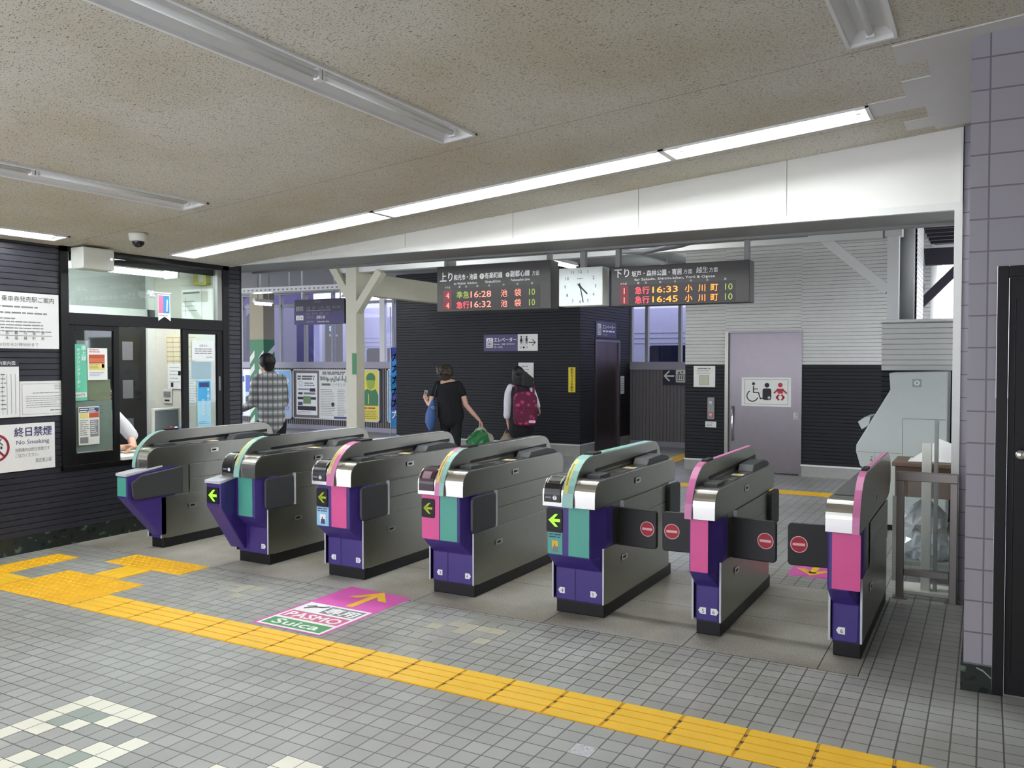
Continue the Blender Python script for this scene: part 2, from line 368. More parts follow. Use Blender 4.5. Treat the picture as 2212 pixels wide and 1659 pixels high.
# floor stickers
stick_p = M('sticker_magenta', (206, 84, 168), .5, noise=.15, scale=9); stick_y = M('sticker_yellow', (226, 182, 40), .5, noise=.12); stick_g = M('sticker_green', (72, 150, 84), .5); stick_pk = M('sticker_rose', (206, 96, 134), .5)
b = MB(frame((0, 0, 0), '+Z'))
b.add([(-3.93, 3.735, .0012), (-3.375, 3.735, .0012), (-3.375, 4.64, .0012), (-3.93, 4.68, .0012)], [(0, 1, 2, 3)], stick_p)
b.rect(-3.905, -3.395, 3.75, 4.245, .0018, white); b.rect(-3.885, -3.415, 3.77, 3.895, .0022, stick_g); b.rect(-3.885, -3.415, 3.925, 4.055, .0022, stick_pk)
b.text('Suica', -3.65, 3.795, .12, white, .0028, w=.36, al='c', bold=.025); b.text('PASMO', -3.65, 3.94, .13, white, .0028, w=.42, al='c', bold=.025)
b.rect(-3.70, -3.42, 4.08, 4.22, .0022, inkg); b.text('専用', -3.56, 4.10, .12, white, .0028, w=.24, al='c', bold=.025)
b.stroke([(-3.85, 4.12), (-3.80, 4.17), (-3.75, 4.18), (-3.72, 4.21)], .022, .0024, ink); b.stroke([(-3.86, 4.16), (-3.81, 4.19)], .016, .0024, ink)
for seg in ([(-3.62, 4.29), (-3.62, 4.36)], [(-3.62, 4.38), (-3.62, 4.60)]): b.stroke(seg, .055, .0022, stick_y)
b.poly([(-3.62, 4.66), (-3.78, 4.47), (-3.71, 4.47), (-3.62, 4.58)], .0024, stick_y); b.poly([(-3.62, 4.66), (-3.62, 4.58), (-3.53, 4.47), (-3.46, 4.47)], .0024, stick_y)
tag(b.build('floor_sticker', smooth='keep'), 'magenta floor sticker with a yellow arrow pointing to the gates and card names', 'floor sticker')
b = MB(frame((0, 0, 0), '+Z')); b.rect(-1.30, -.98, 6.55, 6.98, .0012, stick_p)
b.poly([(-1.14, 6.60), (-1.28, 6.80), (-1.21, 6.80), (-1.14, 6.70), (-1.07, 6.80), (-1.0, 6.80)], .0018, stick_y); b.stroke([(-1.14, 6.68), (-1.14, 6.94)], .05, .0018, stick_y)
tag(b.build('floor_sticker', smooth='keep'), 'magenta floor sticker with a yellow arrow lying beyond the last closed lane', 'floor sticker')

# ------------------------------------------------------------------ ceiling with lamp recesses
LAMPS = [  # x0,x1,y0,y1,axis,on,label
    (-6.77, -4.36, 5.455, 5.735, 'x', True, 'lit fluorescent trough nearest the office window, in the row along the white header'),
    (-4.34, -1.93, 5.455, 5.735, 'x', True, 'lit fluorescent trough in the middle of the row along the white header'),
    (-1.91, -.645, 5.455, 5.735, 'x', True, 'short lit fluorescent trough at the tiled pillar end of the header row'),
    (-2.895, -2.67, 1.88, 4.32, 'y', False, 'long unlit ceiling trough pointing at the middle of the header row'),
    (-5.25, -5.0, 1.92, 4.36, 'y', False, 'unlit ceiling trough between the long unlit one and the notice wall'),
    (-6.80, -6.60, 1.9, 4.33, 'y', True, 'lit ceiling trough running along the top of the notice wall'),
    (-.605, -.395, 1.96, 4.40, 'y', False, 'unlit ceiling trough beside the white patched boards near the pillar')]
REAR = [(-5.25, -5.0, -1.6, .8, 'y', True), (-2.895, -2.67, -1.6, .8, 'y', True), (-.605, -.395, -1.6, .8, 'y', False)]
allL = [l[:4] for l in LAMPS] + [l[:4] for l in REAR]
tilt = lambda p: (p[0], p[1], p[2] + zc(p[0]))
xs = sorted({-7.1, 2.2} | {v for l in allL for v in l[:2]}); ys = sorted({-2.4, 6.42} | {v for l in allL for v in l[2:4]})
b = MB(tf=tilt)
cells(b, xs, ys, lambda x, y: any(l[0] < x < l[1] and l[2] < y < l[3] for l in allL), lambda a, bb, c, d: b.quad((a, c, 0), (a, d, 0), (bb, d, 0), (bb, c, 0), ceil_m))
cells(b, [-7.1, 2.2], [-2.4, 6.42], lambda x, y: False, lambda a, bb, c, d: b.quad((a, c, .16), (a, d, .16), (bb, d, .16), (bb, c, .16), ceil_w))
for y in (.9, 2.7, 4.5, 5.0, 5.86): b.quad((-7, y, -.0008), (-7, y + .004, -.0008), (-.1, y + .004, -.0008), (-.1, y, -.0008), joint) if y in (4.5, 5.86) else None
tag(b.build('ceiling', loc=(0, 0, 0)), 'speckled beige acoustic ceiling sloping down towards the office', 'ceiling', kind='structure')
b = MB(tf=tilt)
for a, bb, c, d in ((-.425, 2.2, 4.535, 4.835), (-.287, 0, 4.835, 5.13), (-.432, 0, 5.13, 5.42), (-.634, 0, 5.42, 5.70), (-.345, 0, 5.70, 5.98), (-.484, 0, 5.98, 6.20), (-.32, 0, 6.20, 6.30)):
    b.box(a, bb, c, d, -.006, 0, ceil_w)
tag(b.build('trim_1'), 'stepped patch of smooth white replacement ceiling boards beside the pillar', 'ceiling board', kind='structure')
def trough(x0, x1, y0, y1, ax, on, label, group):
    t = thing('ceiling_light', label, 'ceiling light', ((x0 + x1) / 2, (y0 + y1) / 2, zc((x0 + x1) / 2)), group)
    a, c = (x1 - x0, y1 - y0); L, w = (a, c) if ax == 'x' else (c, a)
    cx, cy = (x0 + x1) / 2, (y0 + y1) / 2
    if ax == 'x': mp = lambda p: (cx + p[0], cy + p[1], p[2] + zc(cx + p[0]))
    else: mp = lambda p: (cx - p[1], cy + p[0], p[2] + zc(cx - p[1]))
    h = MB(tf=mp); e, q, k = L / 2, w / 2, w * .27; D = .075 if w > .26 else .045; tz = .036 if w > .26 else .012
    h.quad((-e, -q, 0), (e, -q, 0), (e - .04, -k, D), (-e + .04, -k, D), lamp_w); h.quad((-e, q, 0), (-e + .04, k, D), (e - .04, k, D), (e, q, 0), lamp_w)
    h.quad((-e, -q, 0), (-e + .04, -k, D), (-e + .04, k, D), (-e, q, 0), lamp_w); h.quad((e, -q, 0), (e, q, 0), (e - .04, k, D), (e - .04, -k, D), lamp_w)
    h.quad((-e + .04, -k, D), (e - .04, -k, D), (e - .04, k, D), (-e + .04, k, D), lamp_w)
    h.build('reflector', t)
    r = MB(tf=mp)
    for sy in (-1, 1): r.box(-e - .012, e + .012, sy * q - .008, sy * q + .008, -.012, .01, lamp_w)
    for sx in (-1, 1): r.box(sx * e - .01, sx * e + .01, -q - .008, q + .008, -.012, .01, lamp_w)
    r.build('rim', t)
    n = max(1, round(L / 1.22)); m = tube_on if on else tube_off
    for yy in ((-.05, .05) if w > .26 else (0.,)):
        for i in range(n):
            u0 = -e + .06 + (L - .12) * i / n; u1 = -e + .06 + (L - .12) * (i + 1) / n
            tb = MB(tf=mp); tb.tube([(u0 + .02, yy, tz), (u1 - .02, yy, tz)], .0165, m, 12); tb.build('tube', t, smooth=True)
            for uu in (u0 + .01, u1 - .01):
                sk = MB(tf=mp); sk.box(uu - .012, uu + .012, yy - .018, yy + .018, tz - .022, D + .001, lamp_w); sk.build('socket', t)
    return t
for l in LAMPS: trough(*l, 'fluorescent troughs in the ceiling')
for i, l in enumerate(REAR): trough(*l, 'ceiling trough behind the camera, ' + ('over the notice wall side', 'over the middle of the hall', 'over the pillar side')[i], 'fluorescent troughs in the ceiling')

b = MB(); b.box(-.6, 2.3, -2.5, -2.4, 0, 3.4, white_steel); b.box(2.2, 2.3, -2.4, 4.66, 0, 3.5, white_steel)  # unseen walls added to hold back daylight from behind on the right
tag(b.build('wall_light_block', loc=(0, 0, 0)), 'unseen pale walls added behind the camera to block light, street entrance on the left', 'wall', kind='structure')
# ------------------------------------------------------------------ header over the gates
b = MB(); YH = 6.40
n = 6
for i in range(n):
    xa = -7.0 + (6.85) * i / n; xb = -7.0 + 6.85 * (i + 1) / n
    za, zb = max(2.664, zc(xa) + .02), max(2.664, zc(xb) + .02)
    b.prism([(xa + .002, 2.655), (xb - .002, 2.655), (xb - .002, zb), (xa + .002, za)], 'y', YH, YH + .12, header_m)
tag(b.build('wall_header'), 'off-white panelled header wall above the gate opening', 'header wall', kind='structure')
b = MB(); b.box(-7.1, -.157, YH - .012, YH + .03, 2.61, 2.66, white_steel); b.box(-7.3, -.157, YH + .03, YH + .62, 2.62, 2.655, grey_steel); b.box(-7.3, -.157, YH + .60, YH + .66, 2.60, 2.75, grey_steel)
b.box(-.205, -.157, YH - .02, YH + .10, 0, 2.655, white_steel); b.box(-.172, -.157, YH - .025, YH, 2.6, 3.15, white_steel)
tag(b.build('trim_2'), 'pale steel edge and soffit framing the gate opening', 'opening trim', kind='structure')

# ------------------------------------------------------------------ right: tiled pillar wall and black door
b = MB(); PX, PY = -.085, 4.663
b.quad((PX, PY, .13), (.036, PY, .13), (.036, PY, 3.6), (PX, PY, 3.6), pillar_t); b.quad((.036, PY, 2.053), (2.2, PY, 2.053), (2.2, PY, 3.6), (.036, PY, 3.6), pillar_t)
b.quad((1.0, PY, .13), (2.2, PY, .13), (2.2, PY, 2.053), (1.0, PY, 2.053), pillar_t)
pts = brick('pillar_tile_side', (154, 150, 156), (149, 145, 152), (112, 108, 114), .2, .1534, .004, 0, .3, (.05, .134), 'YZ')
b.quad((PX, PY, .13), (PX, PY, 3.6), (PX, YH, 3.6), (PX, YH, .13), pts)
b.quad((-.157, YH, 0), (PX, YH, 0), (PX, YH, 3.3), (-.157, YH, 3.3), pillar_t); b.quad((-.157, YH, 0), (-.157, YH, 3.3), (-.157, YH + .15, 3.3), (-.157, YH + .15, 0), white_steel)
b.quad((.036, PY, 0), (.036, PY, 2.053), (.036, PY + .07, 2.053), (.036, PY + .07, 0), black_al)
b.quad((-.1, YH + .15, 0), (-.1, 9.4, 0), (-.1, 9.4, 3.3), (-.1, YH + .15, 3.3), siding_w)
tag(b.build('wall_right', loc=(0, 0, 0)), 'pale lilac tiled pillar and wall at the right edge', 'wall', kind='structure')
b = MB(); b.box(PX - .012, .036, PY - .012, YH, 0, .13, marble)
vein = M('marble_vein', (150, 160, 154), .3); b.add([(-.03, PY - .0135, .118), (.0, PY - .0135, .105), (.034, PY - .0135, .075), (.034, PY - .0135, .081), (.0, PY - .0135, .113), (-.03, PY - .0135, .123)], [(0, 1, 2, 3, 4, 5)], vein)
tag(b.build('baseboard_right'), 'dark green marble plinth at the foot of the tiled pillar', 'baseboard', kind='structure')
t = thing('door_1', 'black steel door at the right edge beside the pillar', 'door', (.5, PY, 0), kind='structure')
b = MB(); b.box(.037, .085, PY - .01, PY + .07, 0, 2.053, black_al); b.box(.95, .999, PY - .01, PY + .07, 0, 2.053, black_al); b.box(.085, .95, PY - .01, PY + .07, 2.0, 2.053, black_al); b.build('door_frame', t, .003)
b = MB(); b.box(.087, .948, PY + .012, PY + .055, .005, 1.998, black_m); b.box(.11, .115, PY + .008, PY + .012, .1, 1.9, black_al); b.build('door_leaf', t, .002)
b = MB(); b.loft([(.142, PY + .012, 1.165), (.142, PY - .03, 1.165)], [.02, .014], chrome, 16); b.ball((.142, PY - .045, 1.165), (.026, .02, .026), chrome, 16); b.build('door_knob', t, smooth=True)

# ------------------------------------------------------------------ left: siding wall, marble skirting, office window
XW = -7.0
fr = frame((XW - .012, 0, 0), '+X'); b = MB(fr)
WY0, WY1, WZ0, WZ1 = 4.50, 6.36, .655, 2.60
siding(b, 1.6, WY0, .145, 2.60, .0497, .014, siding_l); siding(b, WY0, WY1, .145, WZ0, .0497, .014, siding_l); siding(b, WY1, 6.53, .145, 2.62, .0497, .014, siding_l)
b.quad((1.6, 2.5, -.10), (6.53, 2.5, -.10), (6.53, 3.0, -.10), (1.6, 3.0, -.10), siding_d); b.box(1.5, 1.6, 0, 2.6, -.12, .012, siding_l)
tag(b.build('wall_left', loc=(0, 0, 0), smooth='keep'), 'wall of dark grey horizontal siding with the office window', 'wall', kind='structure')
b = MB(fr); siding(b, 0, 0, 0, 0, 1, 1, siding_d); b.box(6.53, 6.55, 0, 2.65, -.12, .016, siding_d)
tag(b.build('trim_3'), 'dark end post of the siding wall by the gate opening', 'wall trim', kind='structure')
b = MB(); b.box(XW - .04, XW + .004, 1.55, 6.53, 0, .145, marble)
tag(b.build('baseboard_left'), 'dark green marble skirting along the siding wall', 'baseboard', kind='structure')
t = thing('window_1', 'black framed station office window with sliding panes and transom', 'window', (XW, 5.43, .655), kind='structure')
def fbox(name, u0, u1, v0, v1, n0, n1, m=black_al, par=t, bev=.002):
    q = MB(frame((XW, 0, 0), '+X')); q.box(u0, u1, v0, v1, n0, n1, m); return q.build(name, par, bev)
q = MB(frame((XW, 0, 0), '+X'))
q.box(WY0, WY0 + .07, WZ0, WZ1, -.1, .025, black_al); q.box(WY1 - .08, WY1, WZ0, WZ1, -.1, .025, black_al); q.box(WY0, WY1, 2.555, 2.62, -.1, .025, black_al); q.box(WY0, WY1, WZ0, .69, -.1, .03, black_al)
q.box(WY0 + .07, WY1 - .08, 1.925, 2.03, -.1, .022, black_al)
q.box(WY0 + .07, WY0 + .085, 2.03, 2.555, -.06, .01, chrome); q.box(WY1 - .14, WY1 - .08, 2.03, 2.555, -.05, .01, grey_steel)
q.build('window_frame', t, .002)
fbox('transom_pane', WY0 + .085, WY1 - .14, 2.03, 2.555, -.032, -.026, glass_d, bev=0)
def sash(u0, u1, n, fw=.055, bot=.10):
    q = MB(frame((XW, 0, 0), '+X')); q.box(u0, u0 + fw, .69, 1.925, n - .018, n + .018, black_al); q.box(u1 - fw, u1, .69, 1.925, n - .018, n + .018, black_al)
    q.box(u0 + fw, u1 - fw, .69, .69 + bot, n - .018, n + .018, black_al); q.box(u0 + fw, u1 - fw, 1.88, 1.925, n - .018, n + .018, black_al)
    s_ = q.build('window_sash', t, .002)
    q = MB(frame((XW, 0, 0), '+X')); q.box(u0 + fw, u1 - fw, .69 + bot, 1.88, n - .003, n + .003, glass_d); q.build('pane', s_); return s_
sash(4.575, 5.065, -.005); sash(5.775, 6.28, -.005, .07)
q = MB(frame((XW, 0, 0), '+X')); q.rrect(6.225, 6.245, 1.3, 1.45, .013, .016, .008, inkg); q.build('sash_pull', t)
q = MB(frame((XW, 0, 0), '+X')); q.box(5.065, 5.775, .69, .72, -.3, .05, off_white); q.build('counter_ledge', t, .004)
# the office behind
OXB, OY0, OY1 = -8.2, 3.3, 6.38
wall_o = M('office_wall', (216, 214, 202), .7); dark_p = M('office_dark_glass', (30, 30, 32), .15)
b = MB(); b.quad((XW - .1, OY1, 0), (XW - .1, OY1, 2.63), (OXB, OY1, 2.63), (OXB, OY1, 0), wall_o); b.quad((XW - .1, OY0, 0), (OXB, OY0, 0), (OXB, OY0, 2.63), (XW - .1, OY0, 2.63), wall_o)
b.quad((OXB, OY0, 2.63), (OXB, OY1, 2.63), (XW - .05, OY1, 2.63), (XW - .05, OY0, 2.63), wall_o); b.box(OXB - .06, OXB, OY0, OY1, 2.18, 2.63, grey_steel)
b.box(OXB - .04, OXB + .03, OY0, OY1, 2.08, 2.18, white_steel); b.box(OXB - .04, OXB + .03, OY1 - .10, OY1 - .002, 0, 2.63, white_steel); b.box(OXB - .06, OXB, OY0, OY1 - .1, 0, 2.08, dark_p)
b.quad((XW - .09, WY0, 0), (XW - .09, WY0, 2.63), (XW - .09, OY0, 2.63), (XW - .09, OY0, 0), wall_o)
b.quad((XW - .1, OY1 + .12, 0), (OXB - .1, OY1 + .12, 0), (OXB - .1, OY1 + .12, 2.9), (XW - .1, OY1 + .12, 2.9), siding_d)
b.quad((XW - .1, OY0, 2.66), (OXB - .1, OY0, 2.66), (OXB - .1, OY1 + .12, 2.66), (XW - .1, OY1 + .12, 2.66), siding_d)
tag(b.build('wall_office', loc=(0, 0, 0)), 'inside walls of the station office seen through the window', 'wall', kind='structure')
b = MB(); b.box(XW - .62, XW - .31, 5.5, 6.36, .66, .70, off_white); b.box(XW - .6, XW - .32, 5.52, 6.3, 0, .66, grey_steel)
tag(b.build('desk', bevel=.003), 'pale office desk behind the window', 'desk')
t = thing('ceiling_light', 'lit fluorescent tube inside the office behind the transom', 'ceiling light', (-7.45, 5.45, 2.63), 'fluorescent troughs in the ceiling')
b = MB(); b.box(-7.56, -7.34, 4.72, 6.06, 2.56, 2.63, lamp_w); b.build('reflector', t)
for xx in (-7.52, -7.38): b = MB(); b.tube([(xx, 4.76, 2.50), (xx, 6.02, 2.50)], .02, tube_on, 12); b.build('tube', t, smooth=True)
for yy in (4.75, 6.03): b = MB(); b.box(-7.55, -7.35, yy - .015, yy + .015, 2.47, 2.57, lamp_w); b.build('socket', t)
for i in range(3):
    for j, y in enumerate((5.45, 5.98)):
        q = MB(frame((OXB, 0, 0), '+X')); q.box(y, y + .13, 1.62 - .42 * i, 1.82 - .42 * i, .001, .004, M('label_dimmed', (112, 112, 116), .6))  # white paper greyed in its colour, for the dimming of dark glass
        tag(q.build('paper_label'), 'white paper label on the dark office partition, %s row, %s column' % (('top', 'middle', 'bottom')[i], ('left', 'right')[j]), 'paper label', 'labels on the office partition')
def wallpaper(name, label, cat, u0, u1, v0, v1, bg, fn, y=OY1, grp=None):
    q = MB(frame((0, y, 0), '-Y')); q.box(u0, u1, v0, v1, .001, .005, bg); fn(q); return tag(q.build(name, smooth=False), label, cat, grp)
cream = M('calendar_cream', (226, 216, 180), .6)
def cal(q):
    q.rect(-7.70, -7.44, 2.34, 2.36, .006, inkg); q.lines(-7.7, -7.45, 2.26, 3, .05, .006, inkg, .006); q.stroke([(-7.66, 2.1), (-7.66, 2.3)], .006, .006, inkg)
wallpaper('wall_calendar', 'tall white chart pinned high on the office end wall', 'chart', -7.73, -7.41, 1.98, 2.42, off_white, cal)
wallpaper('wall_map', 'cream timetable chart on the office end wall below the transom', 'chart', -7.99, -7.45, 1.56, 1.9, cream, lambda q: (q.lines(-7.97, -7.47, 1.87, 6, .052, .006, inkg, .006), [q.stroke([(-7.97 + .1 * k, 1.58), (-7.97 + .1 * k, 1.86)], .004, .006, inkg) for k in range(6)]))
wallpaper('notice_sheet', 'white sheet hanging askew in front of the office chart', 'notice', -7.95, -7.68, 1.3, 1.58, white, lambda q: (q.lines(-7.92, -7.72, 1.54, 5, .04, .005, inkg, .006), q.rect(-7.78, -7.74, 1.45, 1.5, .006, ink), q.rect(-7.9, -7.86, 1.32, 1.37, .006, ink)), y=OY1 - .01)
wallpaper('clipboard_chart', 'speckled grey chart low on the office end wall', 'chart', -7.74, -7.3, 1.12, 1.52, off_white, lambda q: q.lines(-7.72, -7.32, 1.5, 14, .027, .006, inkg, .006, .6))
wallpaper('wall_phone', 'small white wall phone under the hanging sheet', 'phone', -8.02, -7.88, 1.14, 1.3, off_white, lambda q: (q.box(-8.0, -7.9, 1.22, 1.27, .005, .02, grey_steel), q.rect(-8.0, -7.92, 1.16, 1.18, .006, ink)), y=OY1 - .015)
t = thing('alarm_box', 'yellow alarm box high on the office end wall', 'alarm box', (-7.35, OY1 - .03, 2.42))
b = MB(); b.box(-7.46, -7.27, OY1 - .07, OY1 - .001, 2.42, 2.56, M('alarm_yellow', (206, 196, 84), .5)); b.build('case', t, .006)
b = MB(); b.box(-7.38, -7.3, OY1 - .074, OY1 - .07, 2.45, 2.53, off_white); b.build('grille', t)
t = thing('computer_monitor', 'grey flat monitor on the office desk', 'monitor', (-7.42, 5.92, .70))
b = MB(); b.box(-7.46, -7.43, 5.76, 6.10, .80, 1.12, off_white); b.build('bezel', t, .006)
b = MB(); b.box(-7.43, -7.427, 5.785, 6.075, .83, 1.10, M('screen_grey', (112, 118, 122), .25)); b.build('screen', t)
b = MB(); b.box(-7.46, -7.43, 5.9, 5.96, .70, .82, off_white); b.box(-7.52, -7.36, 5.83, 6.03, .70, .715, off_white); b.build('stand', t)
t = thing('tray', 'small white tray of ink pads on the office ledge', 'tray', (-7.2, 5.86, .70))
b = MB(); b.box(-7.315, -7.10, 5.78, 6.02, .70, .90, off_white); b.build('box', t, .004)
for k, (yy, cc, hh) in enumerate(((5.80, (120, 40, 44), .05), (5.86, (230, 228, 220), .04), (5.92, (70, 120, 180), .05), (5.96, (235, 240, 244), .10))):
    b = MB(); b.loft([(-7.2, yy, .90), (-7.2, yy, .90 + hh * .7), (-7.2, yy, .90 + hh)], [.022, .022, .012], M('bottle_%d' % k, cc, .4), 12)
    tag(b.build('bottle', smooth=True), ('dark red ink bottle', 'short white pot', 'blue ink bottle', 'tall white bottle')[k] + ' on the tray behind the office window', 'bottle', 'bottles on the office tray')

# notices on the left wall and glass
def board(name, label, cat, u0, u1, v0, v1, bg, fn, x=XW + .004, th=.012, face='+X', grp=None, bev=0):
    q = MB(frame((x, 0, 0), face)); q.box(u0, u1, v0, v1, 0, th, bg); q.th = th; fn(q, th + .0012); return tag(q.build(name, bevel=bev), label, cat, grp)
board('notice_board', 'large white notice about ticket sales, topmost on the siding wall', 'notice board', 3.3, 4.482, 1.71, 2.172, white, lambda q, n: (
    q.text('回数・乗車券発売駅ご案内', 4.44, 2.10, .05, ink, n, al='r'), q.lines(3.4, 4.44, 2.06, 2, .05, .012, inkg, n, .2), q.lines(3.4, 4.44, 1.96, 5, .026, .008, inkg, n, .5),
    q.rect(3.4, 4.42, 1.815, 1.818, n, ink), [q.text(c, 3.5 + .075 * k, 1.825, .03, ink, n) for k, c in enumerate('池袋北大成和朝志新川坂戸')], [q.text(c, 3.5 + .075 * k, 1.785, .03, ink, n) for k, c in enumerate('山塚武下増光霞木座越町松')],
    q.text('7時30分から21時00分まで', 4.30, 1.73, .034, inkg, n, al='r')), grp='notices on the siding wall')
board('notice_board', 'white station plan with a dark heading strip, cut by the left edge', 'notice board', 3.3, 4.131, 1.143, 1.62, white, lambda q, n: (
    q.rect(3.3, 4.131, 1.56, 1.62, n, M('heading_dark', (52, 50, 66), .5)), q.text('駅構内案内図', 4.10, 1.575, .036, white, n + .001, al='r'), [q.stroke([(4.1 - .035 * k, 1.17), (4.1 - .035 * k, 1.5)], .003, n, inkg) for k in range(9)],
    [q.lines(3.98 - .1 * k, 4.03 - .1 * k, 1.5, 9, .035, .008, inkg, n, .4) for k in range(4)]), grp='notices on the siding wall')
board('notice_sheet', 'white letter-like sheet taped left of the office window', 'notice', 4.14, 4.556, 1.14, 1.437, white, lambda q, n: (
    q.stroke([(4.16, 1.16), (4.53, 1.16), (4.53, 1.415), (4.16, 1.415), (4.16, 1.16)], .002, n, inkg), q.lines(4.44, 4.52, 1.4, 3, .014, .004, inkg, n), q.lines(4.25, 4.5, 1.34, 1, .02, .006, inkg, n), q.lines(4.19, 4.51, 1.31, 6, .018, .004, inkg, n, .25), q.lines(4.4, 4.5, 1.19, 1, .02, .006, ink, n)), th=.003, grp='notices on the siding wall')
smoke_r = M('nosmoke_red', (140, 40, 52), .5); ink_v = M('ink_violet', (58, 46, 100), .5)
board('no_smoking_sign', 'white no smoking sign, lowest on the siding wall', 'sign', 3.3, 4.432, .695, 1.085, white, lambda q, n: (
    q.text('終日禁煙', 4.085, .985, .085, ink_v, n, w=.32, bold=.015), q.text('No Smoking', 4.10, .915, .05, ink_v, n, w=.28), q.text('当駅構内は終日禁煙です', 4.09, .855, .034, inkg, n, w=.295), q.text('ご協力ください。', 4.09, .81, .034, inkg, n, w=.2), q.text('東武東上線', 4.40, .755, .04, inkg, n, w=.14, al='r'),
    q.disc((3.93, .90), .115, n, smoke_r, 32, .095), q.rect(3.85, 3.96, .89, .912, n, ink), q.rect(3.97, 3.985, .89, .912, n, ink), q.stroke([(3.99, .92), (3.96, .95), (3.98, .975)], .008, n, ink), q.stroke([(3.86, .97), (4.0, .83)], .018, n + .0008, smoke_r)), grp='notices on the siding wall')
gl = XW + .003
green_n = M('coupon_green', (98, 192, 160), .5)
board('poster', 'green vertical poster for a cycling coupon on the left sliding pane', 'poster', 4.585, 4.745, 1.255, 1.755, green_n, lambda q, n: (
    q.vtext('東上線', 4.715, 1.745, .046, white, n), q.vtext('サイクリングクーポン', 4.665, 1.72, .036, white, n, .98), q.vtext('好評発売中', 4.612, 1.55, .026, white, n), q.rect(4.59, 4.74, 1.285, 1.33, n, off_white), q.text('1260円', 4.665, 1.295, .03, ink, n + .0008, al='c', w=.11)), gl, .003, grp='notices on the office glass')
org = M('flyer_orange', (206, 110, 60), .5); yel_f = M('flyer_yellow', (226, 214, 130), .5); red_f = M('flyer_red', (186, 80, 50), .5)
board('poster', 'white flyer with an orange and yellow block on the left sliding pane', 'poster', 4.752, 4.947, 1.436, 1.722, white, lambda q, n: (
    q.lines(4.77, 4.9, 1.71, 2, .018, .006, red_f, n), q.rect(4.765, 4.92, 1.63, 1.665, n, red_f), q.rect(4.765, 4.92, 1.605, 1.628, n, org), q.rect(4.765, 4.92, 1.585, 1.603, n, red_f), q.rect(4.765, 4.92, 1.525, 1.583, n, yel_f), q.rect(4.89, 4.915, 1.545, 1.58, n, ink), q.lines(4.775, 4.88, 1.575, 3, .014, .004, red_f, n), q.lines(4.77, 4.92, 1.505, 3, .014, .004, inkg, n)), gl, .003, grp='notices on the office glass')
navy = M('flyer_navy', (60, 66, 112), .5)
board('poster', 'busy dark blue and red flyer low on the left sliding pane', 'poster', 4.66, 4.86, .86, 1.20, off_white, lambda q, n: (
    q.rect(4.665, 4.855, 1.15, 1.19, n, navy), q.lines(4.67, 4.84, 1.182, 2, .018, .009, white, n + .0008), q.rect(4.67, 4.75, 1.10, 1.145, n, yel_f), q.rect(4.76, 4.855, 1.10, 1.145, n, red_f), q.rect(4.77, 4.85, .93, 1.08, n, inkg), q.lines(4.67, 4.76, 1.08, 8, .018, .007, inkg, n), q.lines(4.775, 4.845, 1.07, 7, .018, .006, white, n + .0008), q.rect(4.67, 4.75, .875, .93, n, inkg)), gl, .003, grp='notices on the office glass')
board('poster', 'blank pale sheet seen behind the busy flyer on the left pane', 'poster', 4.64, 5.0, .80, 1.25, off_white, lambda q, n: q.lines(4.88, 4.92, 1.2, 3, .03, .004, inkg, n), XW - .016, .003, grp='notices on the office glass')
board('notice_sheet', 'cream back of a sheet taped inside the left pane under the orange flyer', 'notice', 4.70, 4.99, 1.255, 1.44, cream, lambda q, n: None, XW - .018, .003, grp='notices on the office glass')
board('notice_sheet', 'white printed notice taped on the right fixed pane', 'notice', 5.893, 6.176, 1.614, 1.81, white, lambda q, n: (
    q.text('お知らせ', 6.035, 1.755, .026, ink, n, al='c'), q.lines(5.925, 6.15, 1.735, 3, .022, .009, inkg, n, .3), q.lines(6.07, 6.15, 1.65, 1, .02, .006, inkg, n)), gl, .003, grp='notices on the office glass')
sky_b = M('poster_sky', (70, 168, 222), .5); sky_l = M('poster_skylight', (170, 220, 240), .5)
board('poster', 'tall light blue poster for a rail pass on the right fixed pane', 'poster', 5.955, 6.125, .945, 1.41, sky_l, lambda q, n: (
    q.rect(5.96, 6.12, 1.2, 1.405, n, sky_b), q.rect(5.975, 6.1, 1.34, 1.39, n + .0006, navy), q.vtext('東上線のメトロパス', 6.09, 1.33, .033, white, n + .001), q.vtext('好評発売中', 6.025, 1.22, .034, white, n + .001), q.lines(5.965, 6.11, .99, 2, .018, .006, sky_b, n)), gl, .003, grp='notices on the office glass')
board('poster', 'pale blank sheet behind the printed notice on the right pane', 'poster', 5.90, 6.15, 1.42, 1.60, sky_l, lambda q, n: None, XW - .02, .003, grp='notices on the office glass')
t = thing('pennant', 'small pink and blue pennant hanging in front of the transom', 'pennant', (XW + .03, 5.53, 2.0))
q = MB(frame((XW + .035, 0, 0), '+X')); q.prism([(5.47, 2.25), (5.605, 2.25), (5.615, 1.995), (5.545, 2.04), (5.475, 1.995)], 'z', 0, .003, white)
q.rect(5.475, 5.53, 2.07, 2.24, .004, M('pennant_pink', (206, 110, 150), .5)); q.rect(5.53, 5.6, 2.07, 2.24, .004, M('pennant_blue', (60, 130, 180), .5)); q.stroke([(5.57, 2.09), (5.575, 2.2)], .014, .0048, white); q.lines(5.48, 5.6, 2.05, 1, .02, .008, inkg, .004); q.build('flag', t)
q = MB(frame((XW + .035, 0, 0), '+X')); q.tube([(5.38, 2.262, 0), (5.62, 2.262, 0)], .008, white, 8); q.build('rod', t, smooth=True)
q = MB(frame((XW + .035, 0, 0), '+X'))
for k in range(7): q.ball((5.37 + .018 * (k % 4), 2.245 + .02 * (k // 4) - .02 * (k % 2), .004), .016, cloth_w, 8)
q.build('bow', t, smooth=True)
t = thing('speaker_box', 'off-white wall box above the office transom', 'wall box', (XW + .1, 4.73, 2.40))
